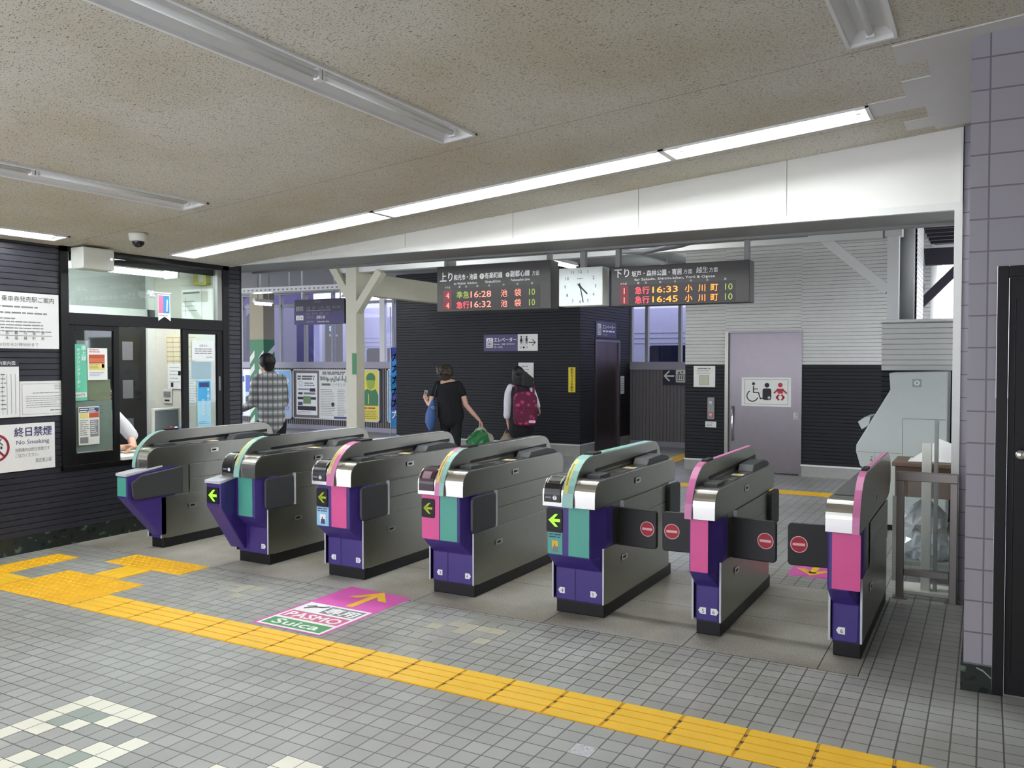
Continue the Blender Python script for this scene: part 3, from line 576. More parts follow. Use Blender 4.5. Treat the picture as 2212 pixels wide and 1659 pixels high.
q = MB(frame((XW, 0, 0), '+X')); q.prism([(4.59, 2.405), (4.895, 2.405), (4.895, 2.595), (4.59, 2.595)], 'z', .026, .20, off_white); q.build('case', t, .012, 3)
q = MB(frame((XW, 0, 0), '+X')); q.box(4.855, 4.872, 2.50, 2.517, .20, .202, M('led_white', (255, 255, 255), emit=1.5)); q.build('indicator_light', t)
t = thing('dome_camera', 'white dome security camera under the ceiling near the office', 'camera', (-6.18, 4.67, 2.56))
b = MB(); z = zc(-6.18); b.loft([(-6.18, 4.67, z - .001), (-6.18, 4.67, z - .02), (-6.18, 4.67, z - .06), (-6.18, 4.67, z - .066)], [.076, .076, .068, .055], off_white, 24); b.build('base', t, smooth=True)
b = MB(); b.ball((-6.18, 4.67, z - .066), .05, M('dome_smoke', (20, 20, 22), .08), 20); b.build('dome', t, smooth=True)

# ------------------------------------------------------------------ ticket gates
def arcpts(cx, cz, ry, rz, a0, a1, n): return [(cx + ry * math.cos(a0 + (a1 - a0) * i / n), cz + rz * math.sin(a0 + (a1 - a0) * i / n)) for i in range(n + 1)]
def hood_profile(): # (y, z)
    return [(4.712, .70)] + arcpts(4.812, .775, .10, .095, PI, PI / 2, 8) + arcpts(6.14, .775, .095, .095, PI / 2, 0, 6) + [(6.215, .70)]
NOSE = [(4.712, .703), (4.712, .74)] + arcpts(4.812, .775, .10, .095, PI, PI / 2 + .05, 9)
FINF = [(4.693, .703), (4.695, .745), (4.705, .79), (4.724, .835), (4.752, .88), (4.79, .92), (4.838, .955), (4.89, .98), (4.945, .994), (5.0, .998)]
FINB = [(6.13, .998), (6.18, .992), (6.225, .972), (6.26, .94), (6.283, .895), (6.292, .85), (6.29, .79), (6.21, .72)]
def strip(mb, prof, x0, x1, off, m):
    """thin band following an outline (y,z), raised by off"""
    nn = []
    for i, p in enumerate(prof):
        a = prof[max(0, i - 1)]; c = prof[min(len(prof) - 1, i + 1)]; d = Vector((c[0] - a[0], c[1] - a[1])).normalized(); nn.append((p[0] - d.y * off, p[1] + d.x * off))
    mb.prism(list(prof) + nn[::-1], 'x', x0, x1, m)
arw = lambda q, u, v, s, n, m: (q.poly([(u - s, v), (u + .15 * s, v + s), (u + .62 * s, v + s), (u - .28 * s, v + .04 * s)], n, m), q.poly([(u - s, v), (u - .28 * s, v - .04 * s), (u + .62 * s, v - s), (u + .15 * s, v - s)], n, m), q.rect(u - .45 * s, u + s, v - .21 * s, v + .21 * s, n, m))
slate = M('flap_grey', (58, 60, 62), .5, noise=.12, scale=80); flap_k = M('flap_black', (24, 25, 25), .5)
GATES = []
def gate(x0, x1, L, fin, Rr, label, left=None, lp=None, rp=None, nums=(), flaps=(), bandL=None, bandR=None, box=None, arrow=None, sticker=None, top=None):
    t = thing('ticket_gate', label, 'ticket gate', ((x0 + x1) / 2, 5.5, 0), 'ticket gates in a row')
    b = MB(); b.box(x0 + .022, x1 - .008, 4.865, 6.145, 0, .085, black_m); b.build('plinth', t, .006)
    b = MB(); b.box(x0 + .006, x1 - .004, 4.90, 6.07, .08, .71, stain_s); b.build('cabinet', t, .004)
    for sx, on in ((x1, True), (x0, True)):      # side panels
        d = .004 if sx == x1 else -.004; e0, e1 = sorted((sx - d, sx))
        b = MB(); b.box(e0 - (.004 if d > 0 else 0), e1 + (.004 if d < 0 else 0), 4.845, 6.068, .087, .44, stain_s); b.box(min(sx, sx + d), max(sx, sx + d), 5.14, 6.068, .446, .568, stain_s); b.box(min(sx, sx + d), max(sx, sx + d), 5.14, 6.068, .571, .695, stain_s); b.box(min(sx, sx - 3 * d), max(sx, sx - 3 * d), 4.8405, 4.845, .087, .44, M('silver_paint', (196, 199, 204), .3)); b.build('side_panel', t, .002)
    b = MB(); h = hood_profile()
    if L: b.prism(h, 'x', L[0], L[1], stain_s)
    if Rr: b.prism(h, 'x', Rr[0], Rr[1], stain_s)
    b.build('hood', t, .004)
    b = MB()
    for q in (L, Rr):
        if q and not (q is L and left): strip(b, NOSE, q[0] + .002, q[1] - .001, .003, stain_b)
    if b.v: b.build('nose_plate', t)
    b = MB(); b.prism(FINF + FINB + [(6.1, .70), (4.75, .70)], 'x', fin[0], fin[1], stain_s); fo = b.build('fin', t, .004)
    b = MB(); fm = (fin[0] + fin[1]) / 2
    if bandL and bandR: strip(b, FINF, fin[0] + .001, fm, .002, bandL); strip(b, FINF, fm, fin[1] - .001, .002, bandR)
    else: strip(b, FINF, fin[0] + .001, fin[1] - .001, .002, bandL or bandR)
    b.build('colour_band', t)
    b = MB(); b.box(fin[0] + .006, fin[1] - .006, 5.16, 6.12, .998, 1.001, top or stain_b); b.box(fin[0] + .004, fin[1] - .004, 5.01, 5.14, .998, 1.012, black_m); b.build('top_light_strip', fo)
    if L and Rr:
        b = MB(); strip(b, FINF[2:8], fin[0] + .006, fm - .004, .0032, M('label_yellow', (214, 204, 110), .4)); strip(b, FINF[3:7], fin[0] + .014, fm - .014, .0038, M('label_olive', (150, 138, 60), .5)); b.build('caution_label', t)
    if Rr:
        b = MB(); b.prism([(5.03, .893), (5.05, .888), (6.2, .902), (6.2, .93), (5.05, .909), (5.03, .904)], 'x', fin[1] - .001, fin[1] + .0025, black_m); b.build('sensor_slot', fo)
        b = MB(); b.box(Rr[0] + .012, Rr[1] - .016, 4.86, 6.1, .868, .8735, M('hood_top_dark', (60, 62, 62), .25)); b.box(Rr[0] + .02, Rr[1] - .03, 4.86, 5.02, .872, .892, slate); b.box(Rr[0] + .03, Rr[1] - .03, 5.42, 5.50, .8735, .8745, white); b.box(Rr[0] + .04, Rr[1] - .04, 5.435, 5.485, .8745, .8752, yellow); b.box(Rr[0] + .03, Rr[1] - .04, 5.2, 5.32, .8735, .876, stain_b); b.build('ticket_tray', t, .003)
        b = MB(); xa, xb = Rr[0] + .012, Rr[1] - .016; b.prism([(5.66, .872), (5.70, .915), (5.98, .922), (6.10, .90), (6.15, .872)], 'x', xa, xb, slate); b.build('ticket_outlet', t, .006)
    if L:
        b = MB(); b.box(L[0] + .014, L[1] - .01, 4.92, 6.1, .868, .8735, M('hood_top_dark', (60, 62, 62), .25)); b.build('ticket_tray', t, .003)
    # purple front cover, lofted
    xm = lp[1] if lp else (x0 + x1) / 2
    chL, chR = (.04 if (not L or True) and not lp else .02), .06
    def ring(z, up):
        if up: return [(x0 + .002, 4.99, z), (x0 + .002, 4.79, z), (x0 + .014, 4.757, z), (x1 - chR, 4.757, z), (x1 - .002, 4.885, z), (x1 - .002, 4.99, z)]
        return [(x0 + .014, 4.99, z), (x0 + .014, 4.87, z), (x0 + .02, 4.86, z), (x1 - .03, 4.86, z), (x1 - .012, 4.866, z), (x1 - .012, 4.99, z)]
    mid = [tuple((a[i] + c[i]) / 2 if i < 2 else .335 for i in range(3)) for a, c in zip(ring(0, True), ring(0, False))]
    b = MB(); b.rings([ring(.082, False), ring(.29, False), mid, ring(.385, True), ring(.70, True)], purple); b.build('front_cover', t, .006)
    if len(nums) > 1 and x1 - x0 > .25:
        b = MB(frame((0, 4.8595, 0), '-Y')); b.rect(xm - .0015, xm + .0015, .09, .29, .0005, black_m); b.build('seam', t)
    f = frame((0, 4.757, 0), '-Y')
    for pnl in (lp, rp):
        if pnl and pnl[2] is not None:
            b = MB(f); b.box(pnl[0], pnl[1], .392, .692, 0, .003, pnl[2]); b.build('colour_panel', t)
    if arrow:
        u0, u1, v0, v1, on, yf = arrow
        b = MB(frame((0, yf, 0), '-Y')); b.rrect(u0, u1, v0, v1, 0, .006, .012, black_m); arw(b, (u0 + u1) / 2, (v0 + v1) / 2, min(u1 - u0, v1 - v0) * .36, .0068, arrow_on if on else arrow_dim); b.build('arrow_sign', t)
    if sticker:
        u0, u1, v0, v1, mm, kind = sticker
        b = MB(f); b.box(u0, u1, v0, v1, 0, .002, mm); uc = (u0 + u1) / 2
        b.rect(u0 + .03, u1 - .03, v0 + .03, v0 + .085, .0028, stick_y if kind == 'h' else white)
        b.rrect(uc - .016, uc + .022, v0 + .014, v0 + .05, .0028, .0034, .008, inkg if kind == 'h' else navy); b.rect(uc - .006, uc + .002, v0 + .045, v0 + .066, .0036, inkg if kind == 'h' else navy)
        b.lines(u0 + .008, u1 - .008, v1 - .008, 2, .016, .008, navy, .003, .1); b.build('instruction_sticker', t)
    for (u, s, dr) in nums:
        b = MB(frame((0, 4.8595, 0), '-Y')); w, hh, k = .017, .019, .012
        pr = [(u - w, .142 - hh), (u + w, .142 - hh), (u + w, .142 + hh), (u - w, .142 + hh)]
        pr = pr[:1] + pr[1:3] + pr[3:] if dr == 0 else ([(u - w, .142 - hh), (u + w, .142 - hh), (u + w, .142 + hh), (u - w, .142 + hh), (u - w - k, .142)] if dr < 0 else [(u - w, .142 - hh), (u + w, .142 - hh), (u + w + k, .142), (u + w, .142 + hh), (u - w, .142 + hh)])
        b.prism(pr, 'z', 0, .0015, white); b.text(s, u, .130, .032, ink, .0022, al='c'); b.build('number_plate', t)
    if left in ('T', 'dark'):
        b = MB(); strip(b, NOSE, L[0] + .001, L[1] - .001, .003, stain_b); b.build('nose_plate', t)
        b = MB(); pr = [(4.709, .728), (4.709, .76)] + arcpts(4.812, .775, .103, .098, PI, PI / 2, 9) + [(4.86, .873)]
        mm = M('reader_smoke', (62, 44, 52), .12) if left == 'dark' else M('reader_black', (30, 31, 33), .25)
        strip(b, pr, L[0] + .012, L[1] - .014, .007, mm); rd = b.build('card_reader', t, .004)
        if left == 'T':
            b = MB(); strip(b, pr[6:11], L[0] + .022, L[1] - .024, .0085, off_white); strip(b, pr[6:11][0:], L[0] + .028, L[1] - .03, .0095, M('reader_screen', (64, 60, 52), .2)); b.build('reader_screen', rd)
            b = MB(frame((0, 4.7015, 0), '-Y')); uc = L[0] + .088; b.disc((uc, .757), .014, 0, white, 20); b.text('T', uc, .748, .026, ink, .0008, al='c'); b.lines(L[0] + .022, L[0] + .064, .763, 1, .02, .011, inkg, 0, .05); b.build('reader_logo', rd)
        else:
            b = MB(); strip(b, pr[4:8], L[0] + .035, L[1] - .045, .0085, M('reader_mark', (150, 120, 130), .3)); b.build('reader_screen', rd)
    if box:
        u0, u1, yf, side = box
        b = MB(); b.prism([(yf, .66), (4.80, .69), (4.90, .69), (4.90, .11), (4.84, .11), (yf, .475)], 'x', u0, u1, purple); bx = b.build('reader_box', t, .008)
        b = MB(); b.prism([(yf - .012, .655), (4.80, .692), (4.86, .70), (4.86, .715), (4.80, .71), (yf - .012, .68)], 'x', u0 - .006, u1 + .004, M('silver_paint', (196, 199, 204), .3)); b.build('top_plate', bx, .004)
        if side:
            b = MB(frame((0, yf, 0), '-Y')); b.box(u0 + .004, u1 - .012, .49, .645, 0, .003, turq); b.build('colour_panel', bx)
            b = MB(); b.prism([(yf + .04, .49), (yf + .03, .60), (yf + .12, .655), (5.06, .69), (5.06, .455), (yf + .07, .455)], 'x', u1, u1 + .02, slate); b.build('flap', t, .012, 3)
        else:
            pass
    # flaps
    for kind, sx in flaps:
        sg = 1 if sx == 'r' else -1; xe = x1 if sx == 'r' else x0
        if kind == 'pad':
            b = MB(); a, c = sorted((xe - sg * .006, xe + sg * .016))
            b2 = frame((0, 0, 0), '+X'); b2 = MB(b2); b2.rrect(4.805, 5.114, .446, .690, a, c, .03, slate); b2.build('flap', t, .006)
        elif kind == 'back':
            b2 = MB(frame((0, 0, 0), '+X')); a, c = sorted((xe - sg * .004, xe + sg * .03)); b2.rrect(6.0, 6.25, .45, .69, a, c, .03, flap_k); b2.build('flap', t, .008)
        else:
            ang = math.radians(5) * sg
            M0 = Matrix.Translation((xe, 5.10, 0)) @ Matrix.Rotation(-ang * sg * (1 if sg > 0 else -1), 4, 'Z')
            b2 = MB(M0 @ frame((0, 0, 0), '-Y')); u = sorted((sg * -.02, sg * .262)); b2.rrect(u[0], u[1], .42, .665, -.014, .014, .022, flap_k); fo2 = b2.build('flap', t, .006)
            for nn, fc in ((.0152, '-Y'), (.0152, '+Y')):
                b3 = MB(M0 @ frame((0, 0, 0), fc)); uu = sg * .20 * (1 if fc == '-Y' else -1); b3.disc((uu, .545), .048, nn, redw, 32); b3.disc((uu, .545), .0435, nn + .0006, red, 32); b3.rect(uu - .034, uu + .034, .5375, .5525, nn + .0012, redw); b3.build('no_entry_sign', fo2)
        if kind != 'back':
            b = MB(); b.box(xe - (.012 if sg > 0 else -.002), xe + (.012 if sg > 0 else -.002) * 1, 5.116, 5.138, .446, .70, M('silver_paint')); b.build('hinge_post', t)
    # latches on the right side
    for (y, z) in ((5.42, .80), (5.17, .33)):
        b = MB(frame((x1 + (.0045 if z < .7 else .0), 0, 0), '+X')); b.rrect(y - .045, y + .045, z - .018, z + .018, 0, .0035, .008, stain_b); b.rrect(y - .028, y + .018, z - .008, z + .008, .0035, .0045, .004, black_m); b.disc((y + .03, z + .004), .006, .005, chrome, 12); b.build('latch', t)
    GATES.append(t); return t
gate(-6.325, -6.15, None, (-6.325, -6.282), (-6.282, -6.152), 'ticket gate nearest the office wall, with a turquoise protruding front and no arrow', bandL=turql, nums=((-6.19, '1', 1),), box=(-6.275, -6.15, 4.515, True), flaps=(('back', 'r'),))
gate(-5.262, -4.90, (-5.262, -5.115), (-5.115, -5.055), (-5.055, -4.904), 'ticket gate with a bright green arrow on a protruding purple box', left='T', bandL=turql, bandR=turql, lp=(-5.25, -5.13, None), rp=(-5.13, -4.978, turq), nums=((-5.19, '1', -1), (-4.975, '2', 1)), box=(-5.315, -5.155, 4.60, False), arrow=(-5.303, -5.172, .50, .625, True, 4.60), flaps=(('pad', 'r'),))
gate(-4.325, -3.952, (-4.325, -4.172), (-4.172, -4.10), (-4.10, -3.956), 'ticket gate with a dim arrow above a pale blue sticker and one pink panel', left='T', bandL=pinkl, bandR=pinkl, lp=(-4.322, -4.18, None), rp=(-4.178, -4.036, pink), nums=((-4.245, '2', -1), (-4.02, '3', 1)), arrow=(-4.318, -4.212, .535, .668, False, 4.757), sticker=(-4.32, -4.205, .392, .53, M('sticker_paleblue', (150, 200, 226), .5), 'w'), flaps=(('pad', 'r'), ('back', 'r')))
gate(-3.372, -3.006, (-3.372, -3.225), (-3.225, -3.151), (-3.151, -3.008), 'ticket gate with pink and turquoise front panels side by side', left='dark', bandL=pinkl, bandR=turql, lp=(-3.370, -3.228, pink), rp=(-3.22, -3.083, turq), nums=((-3.29, '3', -1), (-3.07, '4', 1)), arrow=(-3.368, -3.264, .538, .668, False, 4.7535), flaps=(('pad', 'r'), ('back', 'r')))
gate(-2.418, -2.058, (-2.418, -2.276), (-2.276, -2.201), (-2.201, -2.062), 'ticket gate with a bright green arrow above a turquoise hand sticker', left='T', top=turql, bandL=turql, bandR=turql, lp=(-2.416, -2.262, None), rp=(-2.26, -2.12, turq), nums=((-2.352, '4', -1), (-2.14, '5', 1)), arrow=(-2.412, -2.302, .533, .682, True, 4.757), sticker=(-2.405, -2.303, .394, .53, turq, 'h'), flaps=(('closed', 'r'), ('back', 'r')))
gate(-1.501, -1.326, None, (-1.501, -1.458), (-1.458, -1.328), 'narrow ticket gate with closed barriers on both sides', top=pinkl, bandL=pinkl, rp=(-1.483, -1.38, pink), nums=((-1.437, '5', -1), (-1.375, '6', 1)), flaps=(('closed', 'r'), ('closed', 'l'), ('back', 'r')))
gate(-.74, -.566, (-.74, -.604), (-.604, -.566), None, 'narrow ticket gate with a pink fin, last in the row by the tiled pillar', top=pinkl, bandL=pinkl, rp=(-.71, -.568, pink), nums=((-.672, '6', -1),), flaps=(('closed', 'l'),))

#@@PART2
# ------------------------------------------------------------------ beyond the gates: far wall, windows
FY = 15.3
rib_m = M('rib_panel', (108, 104, 104), .55); sill_m = M('sill_steel', (150, 148, 160), .45); conc = M('concrete', (150, 150, 142), .8, noise=.12, bump=.1)
b = MB()
for (xa, xb) in ((-18.4, -9.82), (-5.99, -3.95)):
    b.box(xa, xb, FY + .02, FY + .12, .0, 1.45, rib_m)
    x = xa + .02
    while x < xb - .05: b.box(x, x + .04, FY, FY + .02, .10, 1.45, rib_m); x += .068
    b.box(xa, xb, FY - .03, FY + .14, 1.45, 1.60, sill_m); b.box(xa, xb, FY - .01, FY + .12, 0, .10, sill_m)
    b.box(xa, xb, FY, FY + .12, 3.22, 3.4, sill_m)
tag(b.build('wall_back', loc=(0, 0, 0)), 'ribbed grey wall under the platform windows at the far side', 'wall', kind='structure')
def farwin(n, xs, label, broad=()):
    t = thing('window_%d' % n, label, 'window', ((xs[0] + xs[-1]) / 2, FY, 1.6), kind='structure')
    b = MB(); b.box(xs[0], xs[-1], FY + .02, FY + .08, 2.93, 2.99, grey_steel)
    for i, x in enumerate(xs):
        w = .07 if i in broad else .028
        b.box(x - w, x + w, FY, FY + .10, 1.6, 3.22, white_steel if i in broad else grey_steel)
    b.build('window_frame', t)
    b = MB()
    for a, c in zip(xs, xs[1:]): b.quad((a, FY + .05, 1.6), (c, FY + .05, 1.6), (c, FY + .05, 3.22), (a, FY + .05, 3.22), glass_v)
    b.build('panes', t)
farwin(2, [-18.3, -17.2, -16.32, -15.75, -15.04, -14.25, -13.4, -12.65, -11.93, -11.62, -10.8, -9.85], 'wide platform window on the left with the silver trains behind it', (8,))
farwin(3, [-5.965, -5.65, -5.0, -4.4, -3.97], 'narrow platform window between the dark lift shaft and the toilet block', ())
# posters on the far wall
fr_al = M('poster_frame', (204, 206, 210), .35)
def poster(label, u0, u1, v0, v1, fn, bg=white, y=FY - .002, deep=.04):
    t = thing('framed_poster', label, 'poster', ((u0 + u1) / 2, y, v0), 'framed posters on the far wall')
    f = frame((0, y, 0), '-Y'); b = MB(f); w = .028
    b.box(u0, u1, v0, v0 + w, .0, deep, fr_al); b.box(u0, u1, v1 - w, v1, .0, deep, fr_al); b.box(u0, u0 + w, v0, v1, .0, deep, fr_al); b.box(u1 - w, u1, v0, v1, .0, deep, fr_al); b.build('frame', t)
    b = MB(f); b.box(u0 + w, u1 - w, v0 + w, v1 - w, .0, deep * .5, bg); fn(b, deep * .5 + .002); b.build('print', t, smooth=False)
p_blue = M('poster_deepblue', (54, 84, 176), .4); p_dk = M('poster_treeline', (44, 44, 60), .5); p_grn = M('poster_green', (40, 120, 70), .5); p_yel = M('poster_yellow', (226, 210, 30), .4); brown = M('board_brown', (112, 100, 96), .6)
poster('framed travel poster of a blue evening sky, leftmost on the far wall behind the man', -16.34, -15.56, .24, 1.42, lambda q, n: (q.rect(-16.2, -15.6, .62, 1.27, n, p_blue), q.rect(-16.2, -15.6, .62, .85, n + .001, sky_l), q.poly([(-16.2, .60), (-15.6, .60), (-15.6, .72), (-15.7, .68), (-15.8, .76), (-15.95, .70), (-16.08, .78), (-16.2, .72)], n + .002, p_dk), q.stroke([(-16.1, 1.06), (-15.9, 1.1), (-15.7, 1.12)], .02, n + .002, red), q.rect(-15.95, -15.6, .45, .50, n + .001, p_yel), q.rect(-16.3, -16.24, 1.1, 1.24, n, p_blue)))
poster('framed pale blue poster with a big white O, right behind the man', -15.50, -14.64, .22, 1.41, lambda q, n: (q.disc((-14.86, 1.12), .10, n, white, 28, .07), q.text('!', -14.76, 1.04, .22, white, n), q.disc((-15.1, 1.32), .025, n, white, 16), q.rect(-15.46, -14.68, .25, .72, n, M('poster_lilac', (176, 192, 226), .4)), q.disc((-14.8, .62), .05, n + .001, navy, 20, .036), q.disc((-14.8, .48), .05, n + .001, navy, 20, .036)), M('poster_paleblue', (110, 178, 228), .4))
def p3(q, n):
    u0 = -14.5; q.rect(u0, u0 + .66, .33, 1.33, n, white); q.lines(u0 + .04, u0 + .6, 1.27, 2, .06, .04, brown, n + .001, .1); q.disc((u0 + .14, 1.08), .06, n + .001, inkg, 20, .05); q.lines(u0 + .26, u0 + .6, 1.10, 2, .05, .02, ink, n + .001)
    for k, (a, c, d, e) in enumerate(((.05, .4, .93, .96), (.42, .6, .89, .97), (.06, .2, .82, .87), (.24, .6, .82, .87), (.04, .62, .70, .76), (.22, .46, .60, .78), (.05, .2, .56, .64), (.04, .62, .44, .54))): q.rect(u0 + a, u0 + c, d, e, n + .001 + .0003 * k, (inkg, ink, ink, inkg, ink, M('photo_green', (120, 146, 100), .5), navy, ink)[k])
    q.lines(u0 + .04, u0 + .6, .41, 2, .03, .01, inkg, n + .001)
    v0 = -13.78; q.rect(v0, v0 + .86, .27, 1.39, n, off_white); q.lines(v0 + .1, v0 + .8, 1.37, 2, .04, .03, brown, n + .001, .1)
    for k in range(22): q.rect(v0 + .03 + .037 * k, v0 + .055 + .037 * k, 1.12 + .05 * R_.random(), 1.20 + .09 * R_.random(), n + .001, (inkg, brown, navy, p_grn)[k % 4])
    q.text('ハイキング', v0 + .40, 1.03, .09, p_grn, n + .001, w=.4); q.rect(v0 + .08, v0 + .35, 1.04, 1.09, n + .001, brown)
    q.lines(v0 + .04, v0 + .5, .95, 16, .04, .010, inkg, n + .001, .3); q.lines(v0 + .56, v0 + .82, .95, 16, .04, .010, inkg, n + .001, .3); q.disc((v0 + .42, .60), .05, n + .002, ink, 16); q.rect(v0 + .45, v0 + .86, .27, .32, n + .002, navy)
poster('brown framed notice board with two crowded leaflets in the middle of the far wall', -14.60, -12.83, .24, 1.42, p3, brown)
poster('yellow framed poster with a green silhouette of a person beside the pale column', -12.62, -11.98, .23, 1.43, lambda q, n: (q.disc((-12.24, 1.22), .13, n, p_grn, 24), q.poly([(-12.36, 1.18), (-12.12, 1.18), (-12.14, 1.02), (-12.24, .96), (-12.34, 1.02)], n + .001, M('poster_olive', (150, 180, 40), .5)), q.poly([(-12.56, .60), (-12.02, .60), (-12.02, .84), (-12.10, .98), (-12.22, .94), (-12.34, .98), (-12.5, .9), (-12.6, .74)], n + .001, p_grn), q.lines(-12.58, -12.04, .56, 1, .03, .03, red, n + .001), q.lines(-12.58, -12.04, .48, 5, .04, .012, brown, n + .001, .1), q.stroke([(-12.3, .64), (-12.3, .86)], .02, n + .002, p_yel)), p_yel)
poster('narrow strip of a pale blue framed poster beside the dark lift shaft', -11.76, -11.05, .23, 1.44, lambda q, n: (q.rect(-11.7, -11.1, .3, .8, n, sky_b), q.lines(-11.7, -11.15, 1.3, 4, .1, .05, navy, n + .001)), sky_l)
t = thing('banner', 'tall blue banner on a thin pole beside the dark lift shaft', 'banner', (-10.95, 14.3, 0))
b = MB(); b.tube([(-10.93, 14.3, .02), (-10.93, 14.3, 2.75)], .012, white, 8); b.build('pole', t, smooth=True)
b = MB(); b.loft([(-10.93, 14.3, 0), (-10.93, 14.3, .03), (-10.93, 14.3, .05)], [.16, .16, .02], grey_steel, 16); b.build('base', t)
b = MB(frame((0, 14.3, 0), '-Y'))
for k in range(14):
    z0, z1 = .22 + .12 * k, .22 + .12 * (k + 1); f0, f1 = .02 * math.sin(k * .9), .02 * math.sin((k + 1) * .9)
    b.quad((-10.92, z0, f0), (-10.62, z0, f0 * -1), (-10.62, z1, f1 * -1), (-10.92, z1, f1), (sky_b, p_blue, M('banner_teal', (40, 150, 200), .5))[(k // 3) % 3])
for k in range(6):
    v = 1.74 - .24 * k; b.stroke([(-10.86, v), (-10.70, v)], .022, .03, white); b.stroke([(-10.78, v + .04), (-10.80, v - .06), (-10.86, v - .12)], .022, .0305, white); b.stroke([(-10.77, v - .05), (-10.70, v - .12)], .02, .0305, white); b.build('cloth', t, smooth=False)
# green and white striped column
t = thing('striped_column', 'beige column with green and white diagonal stripes on its lower half', 'column', (-15.0, 14.45, 0), kind='structure')
colb = M('column_beige', (158, 150, 122), .6); b = MB(); b.box(-15.12, -14.68, 14.4, 14.75, 2.12, 3.3, colb); b.build('upper_shaft', t)
b = MB(); b.box(-15.12, -14.68, 14.4, 14.75, 0, 2.12, p_grn)
for k in range(8):
    z = .05 + .30 * k
    if z + .5 < 2.12:
        for (a, c) in ((-15.12, -14.97), (-14.83, -14.68)): b.add([(a, 14.398, z), (c, 14.398, z + .16), (c, 14.398, z + .32), (a, 14.398, z + .16)], [(0, 1, 2, 3)], off_white)
        b.add([(-14.678, 14.4, z), (-14.678, 14.75, z + .3), (-14.678, 14.75, z + .45), (-14.678, 14.4, z + .15)], [(0, 1, 2, 3)], off_white)
b.build('striped_shaft', t, smooth=False)

# ------------------------------------------------------------------ dark lift shaft
EX0, EX1, EY0, EY1, EH = -9.80, -5.97, 13.0, 15.29, 3.235
b = MB(frame((0, EY0 + .012, 0), '-Y')); siding(b, EX0, EX1, .20, EH, .05, .012, siding_d)
b.M = frame((EX1 - .012, 0, 0), '+X'); siding(b, EY0, 13.61, .2, EH, .05, .012, siding_d); siding(b, 14.76, EY1, .2, EH, .05, .012, siding_d); siding(b, 13.61, 14.76, 2.0, EH, .05, .012, siding_d)
b.M = None; b.box(EX0, EX1 - .05, EY0 + .03, EY1, .0, EH, siding_d)
tag(b.build('wall_lift_shaft', loc=(0, 0, 0), smooth='keep'), 'dark siding block of the lift shaft behind the walking women', 'wall', kind='structure')
b = MB(); b.box(EX0, EX1 + .006, EY0 - .008, EY0 + .02, 0, .185, conc); b.box(EX0, EX1 + .012, EY0 - .014, EY0 + .02, .185, .205, white_steel); b.box(EX1 - .02, EX1 + .006, EY0, 13.6, 0, .185, conc); b.box(EX1 - .02, EX1 + .012, EY0, 13.6, .185, .205, white_steel); b.box(EX1 - .02, EX1 + .006, 14.77, EY1, 0, .2, conc)
tag(b.build('baseboard_lift'), 'pale concrete kerb round the foot of the lift shaft', 'baseboard', kind='structure')
t = thing('door_2', 'dark brown steel lift door in the side of the lift shaft', 'door', (EX1, 14.18, 0), kind='structure')
brown_st = steel('stainless_brown', (104, 92, 92), .3)
b = MB(); b.box(EX1 - .02, EX1 + .015, 13.615, 13.66, 0, 1.995, stain_d); b.box(EX1 - .02, EX1 + .015, 14.69, 14.755, 0, 1.995, stain_d); b.box(EX1 - .02, EX1 + .015, 13.66, 14.69, 1.95, 1.995, stain_d); b.build('door_frame', t)
b = MB(); b.box(EX1 - .04, EX1 - .012, 13.66, 14.69, .005, 1.95, brown_st); b.box(EX1 - .0125, EX1 - .011, 14.17, 14.176, .01, 1.94, ink); b.build('door_leaf', t)
def wsign(name, label, cat, y, u0, u1, v0, v1, bg, fn, face='-Y', th=.01, grp=None):
    q = MB(frame((0, y, 0), face) if face == '-Y' else frame((y, 0, 0), face)); q.box(u0, u1, v0, v1, 0.0, th, bg); fn(q, th + .0015); return tag(q.build(name, smooth=False), label, cat, grp)
def lift_icon(q, u, v, s, n, c, k):
    q.rrect(u - s * .5, u + s * .5, v - s * .62, v + s * .62, n - .001, n, s * .12, c); q.stroke([(u - s * .36, v - s * .46), (u + s * .36, v - s * .46), (u + s * .36, v + s * .14), (u - s * .36, v + s * .14), (u - s * .36, v - s * .46)], s * .06, n + .0008, k)
    for d in (-.2, 0, .2): q.disc((u + d * s, v + s * .0), s * .06, n + .0008, k, 10); q.rect(u + d * s - s * .05, u + d * s + s * .05, v - s * .32, v - s * .06, n + .0008, k)
    q.poly([(u - s * .28, v + s * .24), (u - s * .04, v + s * .24), (u - s * .16, v + s * .46)], n + .0008, k); q.poly([(u + s * .28, v + s * .46), (u + s * .04, v + s * .46), (u + s * .16, v + s * .24)], n + .0008, k)
wsign('direction_sign', 'violet lift sign with a white pictogram on the front of the dark lift shaft', 'sign', EY0, -7.85, -7.162, 1.79, 2.08, violet, lambda q, n: (lift_icon(q, -7.73, 1.935, .14, n, off_white, violet), q.text('エレベーター', -7.64, 1.955, .085, white, n, w=.45, bold=.015), q.text('Elevator', -7.64, 1.90, .035, white, n, w=.13), q.text('电梯  엘리베이터', -7.48, 1.90, .03, white, n, w=.26), q.text('(ホーム行)', -7.64, 1.845, .042, white, n, w=.17)))
def wc_man(q, u, v, s, n, c, skirt=False):
    q.disc((u, v + s * .42), s * .13, n, c, 14)
    if skirt: q.poly([(u - s * .1, v + s * .26), (u + s * .1, v + s * .26), (u + s * .24, v - s * .2), (u - s * .24, v - s * .2)], n, c)
    else: q.rect(u - s * .16, u + s * .16, v - s * .15, v + s * .26, n, c)
    for d in (-.08, .08): q.rect(u + d * s - s * .055, u + d * s + s * .055, v - s * .5, v - s * .1, n, c)
